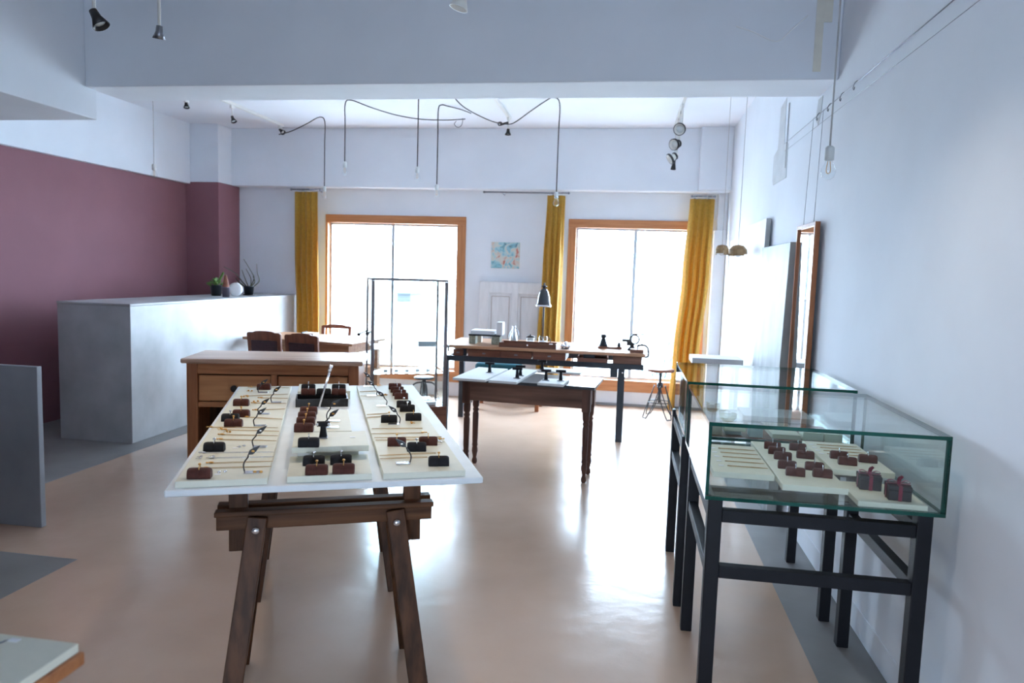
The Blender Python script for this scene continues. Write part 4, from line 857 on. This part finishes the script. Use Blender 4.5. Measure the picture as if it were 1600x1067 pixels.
# small gold earrings lying on the boards
EA = [(403, 739, 'gold', 'near the front edge of the left boards'), (347, 739, 'silver', 'behind the nearest brown cushion on left boards'), (378, 699, 'silver', 'beside the lone black cushion'), (331, 715.5, 'silver', 'before the lone black cushion, left'), (314, 716, 'silver', 'near the left edge of the nearest left board'), (346, 671, 'gold', 'behind the lone black cushion, near the left edge'), (357, 675.5, 'gold', 'behind the lone black cushion, inward'), (391, 611.5, 'gold', 'at the far left of the trestle table'), (384, 620.5, 'gold', 'far left, before the last earring stand'), (400, 628, 'gold', 'right of the lone brown cushion on left boards'), (592, 603, 'gold', 'at the far end of the right boards'), (601, 617.5, 'gold', 'beside the brown cluster on right boards'), (643, 661.5, 'gold', 'before the two black cushions abreast'), (687, 691, 'silver', 'right of the near brown cushion on right boards')]
EM = {}
for c_ in ('gold', 'silver'):
    mb = MB()
    for sx in (-1, 1): mb.sph((sx*0.009, 0, 0.004), 0.0048, 8, (1.1, 0.9, 0.8)).tube([(sx*0.009, 0.003, 0.004), (sx*0.010, 0.014, 0.0022)], 0.001, 5)
    bmesh.ops.recalc_face_normals(mb.bm, faces=mb.bm.faces[:]); me = bpy.data.meshes.new('earrings'); mb.bm.to_mesh(me); mb.bm.free(); me.materials.append(M[c_]); EM[c_] = me
for k, (a, b, c_, wh) in enumerate(EA):
    mesh_thing('earring_pair', EM[c_], Pz(a, b, 0.8703), TROT+k*0.4, 'small pair of %s earrings lying %s' % (c_, wh), 'earrings', 'earring pairs lying on the boards')
# white price tags lying by the cushions
mb = MB().box((-0.009, -0.006, 0), (0.009, 0.006, 0.0008)); me = bpy.data.meshes.new('tag'); mb.bm.to_mesh(me); mb.bm.free(); me.materials.append(M['paper'])
for a, b, z, wh in ((340, 741, 0.87, 'right of the nearest brown cushion on the left boards'), (368, 700, 0.87, 'right of the lone black cushion on left boards'), (372, 668, 0.87, 'before the bunch of three cushions'), (551, 683, 0.915, 'lying on the raised middle board'), (685, 694, 0.87, 'right of the near brown cushion on right boards')):
    mesh_thing('price_tag', me, Pz(a, b, z+0.0005), TROT, 'blank white price tag ' + wh, 'tag', 'price tags on the trestle boards')

# ------------------------------------------------------------------ glass showcases on black frames
def pane(p, a, b, name='glass_pane'):
    """slab whose broad faces are clear and whose thin edges are green"""
    mb = MB().box(a, b); d = [abs(b[i]-a[i]) for i in range(3)]; th = d.index(min(d))
    mb.bm.faces.ensure_lookup_table(); mb.bm.normal_update()
    for f in mb.bm.faces: f.material_index = 0 if abs(f.normal[th]) > 0.9 else 1
    return mb.build(name, [M['glass'], M['glass_edge']], p)
def showcase(label, x0, x1, y0, y1):
    z0, z1, g = 0.793, 1.046, 0.012; L_, D_ = x1-x0, y1-y0
    t = thing('glass_showcase', label, 'showcase', (x0, y0, 0), 0, 'glass showcases')
    pane(t, (0, 0, z0), (L_, D_, z0+g)); pane(t, (0, 0, z1-g), (L_, D_, z1))
    pane(t, (0, 0, z0+g+0.0003), (L_, g, z1-g-0.0003)); pane(t, (0, D_-g, z0+g+0.0003), (L_, D_, z1-g-0.0003))
    pane(t, (0, g+0.0003, z0+g+0.0003), (g, D_-g-0.0003, z1-g-0.0003)); pane(t, (L_-g, g+0.0003, z0+g+0.0003), (L_, D_-g-0.0003, z1-g-0.0003))
    return t
def frame(label, x0, x1, y0, y1):
    t = thing('black_stand', label, 'stand', (x0, y0, 0), 0, 'black frames under the showcases'); L_, D_ = x1-x0, y1-y0; q = 0.046; zt = 0.7925
    for a in (0, L_-q):
        for b in (0, D_-q): MB().box((a, b, 0), (a+q, b+q, zt)).build('leg', M['black_frame'], t, 0.003)
    for z_ in (0.735, 0.548):
        for b in (0.004, D_-0.036-0.004):
            if z_ < 0.6 and b > 0.1: continue
            MB().box((q+0.0005, b, z_-0.019), (L_-q-0.0005, b+0.036, z_+0.022)).build('cross_rail', M['black_frame'], t, 0.002)
        for a in (0.004, L_-0.036-0.004):
            MB().box((a, q+0.0005, z_-0.019), (a+0.036, D_-q-0.0005, z_+0.022)).build('side_rail', M['black_frame'], t, 0.002)
    return t
showcase('near glass showcase box with green edges, holding cream boards and two ribboned gift boxes', 0.275, 0.992, 2.327, 3.13)
frame('black wooden frame stand carrying the near glass showcase', 0.288, 0.965, 2.34, 3.07)
showcase('far glass showcase box with green edges behind the first, holding cream boxes', 0.278, 0.985, 3.222, 3.95)
frame('black wooden frame stand carrying the far glass showcase', 0.270, 0.950, 3.25, 3.96)
G0 = 0.8055
def cboard(label, x0, x1, y0, y1, z0, z1, m='cream', name='display_board', group='boards in the near showcase', cat='board'):
    return tag(MB().box((x0, y0, z0), (x1, y1, z1)).build(name, M[m], None, 0.0015), label, cat, group)
cboard('white block under the left board in the near glass showcase', 0.375, 0.455, 2.56, 2.80, G0, 0.8295, 'cream_white', 'riser_block', 'risers in the near showcase', 'riser')
cboard('cream board with parallel chains at the left of the near showcase', 0.315, 0.514, 2.47, 2.885, 0.83, 0.85)
cboard('cream block under the middle boards in the near glass showcase', 0.595, 0.68, 2.495, 2.85, G0, 0.8295, 'cream_white', 'riser_block', 'risers in the near showcase', 'riser')
cboard('nearer of two middle cream boards holding brown cushions in the near showcase', 0.520, 0.720, 2.370, 2.682, 0.83, 0.85)
cboard('farther of two middle cream boards holding brown cushions in the near showcase', 0.520, 0.720, 2.684, 2.985, 0.83, 0.85)
cboard('white block under the raised right board in the near glass showcase', 0.80, 0.88, 2.73, 2.95, G0, 0.8395, 'cream_white', 'riser_block', 'risers in the near showcase', 'riser')
cboard('raised cream board with three brown cushions at the right of the near showcase', 0.723, 0.928, 2.575, 3.01, 0.84, 0.86)
cboard('cream board under the two gift boxes in the near glass showcase', 0.742, 0.946, 2.342, 2.570, G0, 0.822)
BR = [(0.582, 2.872, 'farthest of the left column'), (0.582, 2.789, 'second farthest of the left column'), (0.588, 2.711, 'third farthest of the left column'), (0.676, 2.875, 'farthest of the right column'), (0.676, 2.752, 'second farthest of the right column'), (0.576, 2.580, 'second nearest of the left column'), (0.584, 2.491, 'nearest of the left column'), (0.668, 2.586, 'second nearest of the right column'), (0.672, 2.497, 'nearest of the right column')]
for k, (x, y, wh) in enumerate(BR):
    cushion('brown', Vector((x, y, 0.8502)), -0.12, wh + ' on the middle showcase boards', 'fine silver', 'ring cushions in the near showcase', 0.92)
for x, y, wh in ((0.790, 2.740, 'left rear'), (0.795, 2.655, 'left front'), (0.880, 2.712, 'right')):
    cushion('brown', Vector((x, y, 0.8602)), -0.12, wh + ' of three on the raised showcase board', 'fine silver', 'ring cushions in the near showcase', 0.92)
def case_chain(label, x0, x1, y, z):
    t = thing('necklace', label, 'necklace', (x0, y, z), 0, 'necklaces in the near showcase')
    pts = [Vector((0, 0.003, 0.0012)), Vector(((x1-x0)*0.5, 0.005, 0.0012)), Vector((x1-x0, 0, 0.0012)), Vector(((x1-x0)*0.5, -0.005, 0.0012)), Vector((0, -0.003, 0.0012))]
    MB().tube(smooth_path(pts, 4), 0.0009, 6).build('chain', M['chain'], t)
    MB().box((-0.030, -0.007, 0.0001), (-0.012, 0.007, 0.0009)).build('tag', M['paper'], t); return t
for k in range(5): case_chain('chain with white tag on the left showcase board, %s from the front' % ('first', 'second', 'third', 'fourth', 'fifth')[k], 0.372, 0.508, 2.555+0.065*k, 0.8502)
for k in range(4): case_chain('chain with white tag on the raised right showcase board, %s from the front' % ('first', 'second', 'third', 'fourth')[k], 0.765, 0.915, 2.80+0.05*k, 0.8602)
def gift(label, x, y, rz):
    t = thing('gift_box', label, 'gift box', (x, y, 0.8225), rz, 'gift boxes in the showcase'); h = 0.046; a = 0.033
    MB().box((-a, -a, 0), (a, a, h-0.014)).build('box', M['gift'], t, 0.0015)
    MB().box((-a-0.001, -a-0.001, h-0.0138), (a+0.001, a+0.001, h)).build('lid', M['gift'], t, 0.0015)
    w2 = 0.0055; r = MB(); b = a+0.0025
    r.box((-w2, -b, 0.0), (w2, -b+0.001, h+0.001)).box((-w2, b-0.001, 0), (w2, b, h+0.001)).box((-b, -w2, 0), (-b+0.001, w2, h+0.001)).box((b-0.001, -w2, 0), (b, w2, h+0.001)).box((-w2, -b, h+0.0005), (w2, b, h+0.0015)).box((-b, -w2, h+0.0005), (b, w2, h+0.0015))
    rb = r.build('ribbon', M['ribbon'], t)
    bw_ = MB()
    for sx, ex in ((-1, 0.035), (1, 0.032)):
        pts = smooth_path([(0, 0, h+0.003), (sx*ex*0.6, -0.004, h+0.014), (sx*ex, -0.006, h+0.009), (sx*ex*0.6, -0.004, h+0.004), (0, 0, h+0.004)], 4)
        for i in range(len(pts)-1): bw_.bar(pts[i], pts[i+1], 0.010, 0.001, (0, 1, 0))
    pts = smooth_path([(0, 0, h+0.003), (0.004, -0.002, h+0.018), (0.010, 0, h+0.026), (0.002, 0.003, h+0.020), (0, 0, h+0.004)], 4)
    for i in range(len(pts)-1): bw_.bar(pts[i], pts[i+1], 0.012, 0.001, (1, 0.6, 0))
    bw_.cbox((0, 0, h+0.006), (0.010, 0.010, 0.008)).build('bow', M['ribbon'], rb)
gift('dark gift box with wine red ribbon nearer the right pane of the showcase', 0.878, 2.405, -0.12)
gift('dark gift box with wine red ribbon farther back, left of its twin', 0.822, 2.505, -0.12)
# contents of the far showcase
tag(MB().box((0.305, 3.238, G0), (0.955, 3.60, 0.809)).build('wooden_shelf_board', M['red_wood'], None, 0.002), 'brown wooden board lying in the far glass showcase', 'board')
for a, b, y0, y1, z0, z1, m, lab in ((0.385, 0.442, 3.255, 3.33, 0.8095, 0.852, 'tan_box', 'tan card box at the left end of the wooden board in far showcase'), (0.460, 0.528, 3.28, 3.35, 0.8095, 0.826, 'stain', 'low grey block under a cream box in the far showcase'), (0.452, 0.545, 3.27, 3.36, 0.8265, 0.852, 'cream', 'cream box lying on a grey block in the far showcase'), (0.560, 0.615, 3.25, 3.32, 0.8095, 0.860, 'stain', 'pale grey upright block in the middle of the far showcase'), (0.655, 0.775, 3.25, 3.52, 0.8095, 0.830, 'linen', 'flat cream tray between grey block and cream boxes in far showcase'), (0.785, 0.868, 3.255, 3.34, 0.8095, 0.845, 'cream', 'left of two cream boxes at the right of the far showcase'), (0.872, 0.945, 3.245, 3.33, 0.8095, 0.846, 'cream', 'right of two cream boxes at the right of the far showcase')):
    tag(MB().box((a, y0, z0), (b, y1, z1)).build('card_box', M[m], None, 0.0015), lab, 'box', 'boxes in the far showcase')
tag(MB().box((0.60, 3.66, G0), (0.93, 3.90, 0.83)).build('white_tray', M['paper'], None, 0.002), 'white tray at the back of the far glass showcase', 'tray')

# ------------------------------------------------------------------ leaning boards, mirror, shelf, lamps along the right wall
def slab(name, label, y0, y1, z1, xb, th, m, cat='panel', lean_=0.035):
    f = lambda y, z, x: (x + lean_*z/z1, y, z)
    mb = MB().prism([(y0, 0), (y1, 0), (y1, z1), (y0, z1)], xb-lean_-th, xb-lean_, f=f); mb.bm.normal_update()
    for fc in mb.bm.faces: fc.material_index = 0 if abs(fc.normal.x) > 0.7 else 1
    o = mb.build(name, [m, M['board_edge']], None, 0.003)
    return tag(o, label, cat)
slab('leaning_board', 'grey-washed thick board leaning on the right wall behind the mirror', 4.66, 5.60, 1.74, XR-0.012, 0.058, M['panel_grey'])
slab('leaning_board', 'tall white board leaning on the right wall beyond the grey-washed board', 5.64, 6.70, 1.96, XR-0.012, 0.035, M['panel_white'])
slab('leaning_board', 'lower white board leaning on the right wall nearest the window corner', 6.73, 7.55, 1.88, XR-0.012, 0.03, M['panel_white'])
t = thing('wall_mirror', 'tall narrow wood-framed mirror hanging by wires on the right wall', 'mirror', (XR-0.032, 4.40, 0.62))
ya, yb, zz = -0.215, 0.222, 1.21
f = 0.022
MB().box((-0.014, ya, 0), (0.014, ya+f, zz)).box((-0.014, yb-f, 0), (0.014, yb, zz)).box((-0.014, ya+f, 0), (0.014, yb-f, f)).box((-0.014, ya+f, zz-f), (0.014, yb-f, zz)).build('frame', M['pine_v'], t, 0.002)
MB().box((-0.003, ya+f, f), (0.010, yb-f, zz-f)).build('mirror_glass', M['mirror'], t)
for yy in (-0.12, 0.12): MB().tube([(0.0, yy, zz), (0.012, yy*0.9, 2.45-0.62)], 0.0015, 6).build('hanging_wire', M['wire'], t)
t = thing('picture_rail_wire', 'thin steel hanging wire with hooks stretched along the upper right wall', 'wire rail', (XR-0.012, 3.6, 2.45))
MB().tube([(0, -2.0, 0.0), (0, 1.75, 0.0)], 0.0025, 6).tube([(0.006, -2.0, -0.07), (0.006, 1.75, -0.05)], 0.0012, 5).build('wires', M['wire'], t)
for yy in (0.12, 0.34, 0.57, 0.80): MB().tube(smooth_path([(0, yy, 0.005), (-0.014, yy-0.012, -0.008), (-0.018, yy, -0.028), (-0.010, yy+0.014, -0.034), (-0.006, yy+0.02, -0.02)], 4), 0.0025, 6).build('hook', M['pewter'], t)
t = thing('side_table', 'small white side table with thin top beyond the far showcase, by the leaning boards', 'side table', (0.52, 5.72, 0))
MB().box((0, 0, 0.835), (0.385, 0.30, 0.882)).build('table_top', M['panel_white'], t, 0.003)
for a in (0.33, ):
    for b in (0.02, 0.25): MB().box((a, b, 0), (a+0.03, b+0.03, 0.8345)).build('leg', M['panel_white'], t)
MB().box((0.33, 0.051, 0.02), (0.36, 0.249, 0.05)).box((0.02, 0.135, 0.02), (0.33, 0.165, 0.05)).build('foot_bar', M['panel_white'], t)
# leaf pendants
def leaf_pendant(label, x, y, z, s=1.0, rz=0.0):
    t = thing('leaf_pendant', label, 'pendant lamp', (x, y, ZC), 0, 'pendants with brown leaf shades')
    d = z-ZC
    MB().tube([(0, 0, 0), (0, 0, d+0.055)], 0.0022, 6).build('cord', M['white_cord'], t)
    mb = MB(); n = 5
    for k in range(n):
        a0 = 2*math.pi*k/n+rz; 
        P3 = [(0.006, 0.058), (0.040, 0.050), (0.068*s, 0.020), (0.072*s, -0.016-0.014*(k % 2))]
        for (r1, h1), (r2, h2) in zip(P3, P3[1:]):
            for q in range(3):
                b0 = a0+q*(2*math.pi/n*0.97)/3; b1 = a0+(q+1)*(2*math.pi/n*0.97)/3
                v_ = [(r1*math.cos(b0), r1*math.sin(b0), d+h1), (r1*math.cos(b1), r1*math.sin(b1), d+h1), (r2*math.cos(b1), r2*math.sin(b1), d+h2), (r2*math.cos(b0), r2*math.sin(b0), d+h2)]
                mb.bm.faces.new([mb.bm.verts.new(p) for p in v_])
    bmesh.ops.remove_doubles(mb.bm, verts=mb.bm.verts[:], dist=0.0005)
    o = mb.build('leaf_shade', M['shell'], t); sm = o.modifiers.new('thick', 'SOLIDIFY'); sm.thickness = 0.003
    MB().lathe([(0, d+0.05), (0.012, d+0.05), (0.014, d+0.02), (0, d+0.02)], (0, 0, 0), 12).build('socket', M['white_metal'], t)
    MB().sph((0, 0, d-0.012), 0.030, 14).build('bulb', M['ceramic'], t)
p = Py(1153, 394, 6.15); leaf_pendant('brown leaf-shaded pendant lamp, right of two hanging by the leaning white boards', p.x, p.y, p.z, 1.0, 0.3)
p = Py(1128, 393, 6.7); leaf_pendant('brown leaf-shaded pendant lamp, left of two nearer the window corner', p.x, p.y, p.z, 0.8, 1.1)

# ------------------------------------------------------------------ pendants and track lights on the ceiling
def bulb_parts(t, x, y, z, r=0.027, sock='porcelain'):
    """socket top at z, bulb below"""
    s = r/0.027
    MB().lathe([(0, z), (0.010*s, z), (0.018*s, z-0.008*s), (0.018*s, z-0.055*s), (0, z-0.055*s)], (x, y, 0), 14).build('socket', M[sock], t)
    b = MB().lathe([(0.013*s, z-0.0555*s), (0.015*s, z-0.065*s), (0.026*s, z-0.088*s), (0.028*s, z-0.102*s), (0.022*s, z-0.12*s), (0.010*s, z-0.128*s), (0, z-0.13*s)], (x, y, 0), 16).build('bulb', M['bulb'], t)
    MB().tube(smooth_path([(x-0.004, y, z-0.058*s), (x-0.008, y, z-0.095*s), (x, y, z-0.105*s), (x+0.008, y, z-0.095*s), (x+0.004, y, z-0.058*s)], 3), 0.0014*s, 5).build('filament', M['gold'], b)
def pendant(label, path, r=0.027, cordm='cord', cr=0.0055, sock='porcelain', n=5):
    P3 = [Vector(p) for p in path]; e = P3[-1]
    t = thing('bulb_pendant', label, 'pendant lamp', P3[0], 0, 'bare bulb pendants'); o = P3[0]
    MB().tube(smooth_path([p-o for p in P3], n), cr, 8).build('cord', M[cordm], t)
    bulb_parts(t, e.x-o.x, e.y-o.y, e.z-o.z, r, sock)
def pth(*q): return [Py(a, b, y) for a, b, y in q]
def down(px, py, y, pyb):
    a = Py(px, py, y); b = Py(px, pyb, y); return [Vector((a.x, a.y, a.z+(b.z-a.z)*k/3)) for k in (0, 1, 2, 3)]
pendant('bare bulb on black cord, leftmost of five, hung from the long white ceiling track', pth((436, 210, 7.78), (455, 205, 7.65), (480, 193, 7.52), (499, 183, 7.48)) + down(507.5, 190, 7.475, 291))
pendant('bare bulb on black cord, second from left, its swag sweeping right along the ceiling', pth((727, 186, 7.5), (700, 187.5, 7.4), (660, 186.5, 7.2), (620, 180, 7.0), (580, 168, 6.8), (549, 156.5, 6.7)) + down(539.5, 162, 6.69, 252.5))
a = Py(654, 155, 6.585)
pendant('bare bulb on a straight vertical black cord, third from left over the vitrine', [Vector((a.x, a.y, ZC-0.001)), Vector((a.x, a.y, 2.9)), Vector((a.x, a.y, 2.7)), Vector((a.x, a.y, Py(653, 260.5, 6.585).z))])
pendant('bare bulb on black cord, fourth from left, looped over a ceiling hook', pth((736, 177, 7.3), (720, 171, 7.15), (700, 166, 7.02), (690, 164, 6.98)) + down(685, 171, 6.97, 288))
pendant('bare bulb on black cord, rightmost of five, swagging from a black knot', pth((790, 194, 7.4), (803, 192, 7.35), (830, 173, 7.0), (852, 158, 6.8), (864, 152.5, 6.72)) + down(874.5, 161, 6.69, 300))
tag(MB().tube(smooth_path([Vector((Py(706, 153, 6.6).x, 6.6, ZC-0.004))] + pth((722, 165, 6.75), (745, 179, 6.95), (770, 190, 7.25), (789, 194, 7.4)), 5), 0.0055, 8).build('swag_cord', M['cord']), 'black cord sagging from ceiling to the knot between the bulb pendants', 'cord')
p = Py(787, 194, 7.4)
tag(MB().lathe([(0.018, -0.006), (0.026, 0), (0.018, 0.006), (0.012, 0), (0.018, -0.006)], (p.x-0.035, p.y-0.02, p.z), 14, 0, RX(1.2)).tube([(p.x-0.03, p.y-0.02, p.z-0.01), (p.x+0.05, p.y-0.02, p.z+0.012)], 0.012, 8).build('cord_knot', M['cord']), 'black cable knot where two swagged cords meet below the small ceiling track', 'cable knot')
p = Py(716, 192, 7.6)
tag(MB().tube(smooth_path(pth((723, 188, 7.6), (721, 196, 7.6), (715, 199, 7.6), (710, 194, 7.6), (713, 189, 7.6)), 4), 0.004, 6).tube([Py(723, 188, 7.6), Vector((Py(723, 188, 7.6).x, 7.6, ZC-0.001))], 0.003, 6).build('ceiling_hook', M['pewter']), 'open round metal hook hanging from the ceiling beside the swagged cords', 'hook')
# pale pendants at the two sides
a = Py(239, 158, 6.587)
pendant('bare bulb on pale cord hanging before the white band above the pink wall', [Vector((a.x, a.y, ZC-0.001)), Vector((a.x, a.y, 2.8)), Vector((a.x, a.y, 2.6)), Vector((a.x, a.y, Py(240, 256, 6.587).z))], 0.030, 'white_cord', 0.003, 'white_metal')
a = Py(1299, 200, 3.0)
pendant('bare bulb with grey porcelain socket on pale cord near the right wall', [Vector((a.x, a.y, ZC-0.001)), Vector((a.x, a.y, 2.8)), Vector((a.x, a.y, 2.4)), Vector((a.x, a.y, Py(1298, 228, 3.0).z))], 0.027, 'white_cord', 0.0035, 'porcelain')
def track(label, x, y0, y1, m='white_metal'):
    return tag(MB().box((x-0.016, y0, ZC-0.032), (x+0.016, y1, ZC-0.001)).build('ceiling_track', M[m], None, 0.003), label, 'track', 'ceiling light tracks')
track('long white ceiling track over the counter side of the room', -4.0, 6.5, 7.92)
track('short white ceiling track in the middle of the room above the cord knot', -1.29, 6.6, 7.55)
track('white ceiling track near the right wall carrying white spotlights', 0.42, 6.2, 7.95)
track('white ceiling track in front of the beam at the left of the room', -2.2, 2.2, 3.9)
def spot(label, x, y, z, aim, head='black', r=0.035, ln=0.07, top=None, group='ceiling spotlights', band=False, power=0.0):
    zt_ = (ZC-0.033) if top is None else top
    t = thing('spotlight', label, 'spotlight', (x, y, zt_), 0, group); d = z-zt_
    MB().box((-0.012, -0.03, -0.03), (0.012, 0.03, -0.0005)).build('adaptor', M['white_metal'], t, 0.002)
    MB().tube([(0, 0, -0.03), (0, 0, d)], 0.0065, 8).build('stem', M['white_metal'], t)
    a = Vector(aim).normalized(); q = Vector((0, 0, -1)).rotation_difference(a).to_matrix()
    MB().lathe([(0, 0.012), (r*0.45, 0.010), (r*0.55, -ln*0.35), (r, -ln), (r*0.9, -ln), (r*0.5, -ln*0.4), (0, -ln*0.35)], (0, 0, d), 20, 0, q).build('lamp_head', M[head], t)
    if power:  # warm light added to brighten the trestle table and showcase
        l = bpy.data.lights.new('added_spot_fill', 'SPOT'); l.energy = power; l.spot_size = math.radians(85); l.spot_blend = 1.0; l.shadow_soft_size = 0.05; l.color = (1.0, 0.86, 0.68)
        lo_ = bpy.data.objects.new('added_spot_fill', l); COL.objects.link(lo_); lo_.parent = t; lo_.location = Vector((0, 0, d)) + a*(ln+0.055); lo_.rotation_euler = Vector((0, 0, -1)).rotation_difference(a).to_euler()
    if band: MB().lathe([(r*0.93, -ln-0.001), (r*1.08, -ln*0.98), (r*1.08, -ln*0.78), (r*0.9, -ln*0.75), (r*0.93, -ln-0.001)], (0, 0, d), 20, 0, q).lathe([(r*0.53, -0.005), (r*0.72, -0.012), (r*0.76, -ln*0.3), (r*0.60, -ln*0.3)], (0, 0, d), 20, 0, q).build('dark_band', M['black'], t)
    MB().lathe([(0, -ln*0.72), (r*0.62, -ln*0.75), (r*0.62, -ln*0.78), (0, -ln*0.80)], (0, 0, d), 16, 0, q).build('lens', M['porcelain'], t)
p = Py(291, 161, 6.73); spot('small black cone spotlight hanging alone at far left below the beam', p.x, p.y, p.z, (0.2, -0.2, -1), 'black', 0.03, 0.05, ZC-0.001)
p = Py(364, 183, 6.85); spot('small black spotlight on a white stem from the long left track', -4.0, 6.85, Py(364, 183, 6.85).z, (0.5, -0.2, -1), 'black', 0.03, 0.055)
spot('small black spotlight at the far end of the long left track', -4.0, 7.86, Py(440, 203, 7.86).z, (0.8, -0.3, -0.6), 'black', 0.03, 0.06)
p = Py(797, 203, 7.45); spot('small black spotlight under the short middle track', -1.29, 7.45, p.z, (0, -0.1, -1), 'black', 0.032, 0.05)
for (a, b, y, aim, lab) in ((1064, 200, 6.9, (-0.35, -1, -0.35), 'first'), (1055, 224, 7.2, (-0.7, -0.8, -0.3), 'second'), (1048, 242, 7.5, (-0.9, -0.3, -0.6), 'third')):
    z_ = Py(a, b, y).z
    spot('white round spotlight on the right ceiling track, %s from the beam' % lab, 0.42, y, min(z_, ZC-0.09), aim, 'white_metal', 0.052, 0.09, band=True)
spot('slim black spotlight at the far end of the right ceiling track', 0.42, 7.88, Py(1043, 250, 7.88).z, (-0.1, -0.1, -1), 'black', 0.028, 0.10)
p = Py(147, 20, 2.6); spot('black spotlight on a white stem at the upper left, in front of the beam', p.x, p.y, p.z, (0.9, 0.1, -1.6), 'black', 0.033, 0.058, ZC-0.001, power=26)
p = Py(249, 44, 3.0); spot('grey-brown spotlight on thin stem before the beam, right of the black one', p.x, p.y, p.z, (-0.2, 0.2, -1), 'pewter', 0.028, 0.045, ZC-0.001)
p = Py(724, -12, 2.7); spot('white and black spotlight cut by the top edge of the picture', p.x, p.y, p.z, (-0.35, -0.05, -1.2), 'white_metal', 0.036, 0.06, ZC-0.001, power=26)
spot('added unseen white spotlight above the near glass showcase, beyond the top of the picture', 0.35, 2.1, 2.75, (0.15, 0.2, -1), 'white_metal', 0.036, 0.06, ZC-0.001, power=24)  # extra lamp added out of view to lift the showcase

# ------------------------------------------------------------------ corner of a table at the lower left
t = thing('corner_table', 'orange wood table whose corner shows at the lower left of the picture', 'table', (-0.955, 1.125, 0))
MB().box((-0.8, -0.9, 0.757), (0, 0, 0.782)).build('table_top', M['pine'], t, 0.004)
for a in (-0.77, -0.09):
    for b in (-0.87, -0.09): MB().box((a, b, 0), (a+0.055, b+0.055, 0.7565)).build('leg', M['pine_v'], t)
tag(MB().box((-1.50, 0.60, 0.7825), (-0.962, 1.118, 0.80)).build('display_board', M['cream'], None, 0.002), 'cream board covering the table corner at the lower left', 'board')
p = Pz(13, 1000, 0.8005)
t = thing('necklace', 'necklace with white tag on the cream board at lower left corner', 'necklace', (p.x, p.y, 0.8002))
MB().tube(smooth_path([(0, 0, 0.001), (-0.01, -0.02, 0.001), (-0.03, -0.03, 0.001), (-0.09, -0.04, 0.001)], 4), 0.0015, 6).build('chain', M['pewter'], t); MB().box((0, -0.004, 0.0), (0.02, 0.008, 0.001)).build('tag', M['paper'], t)
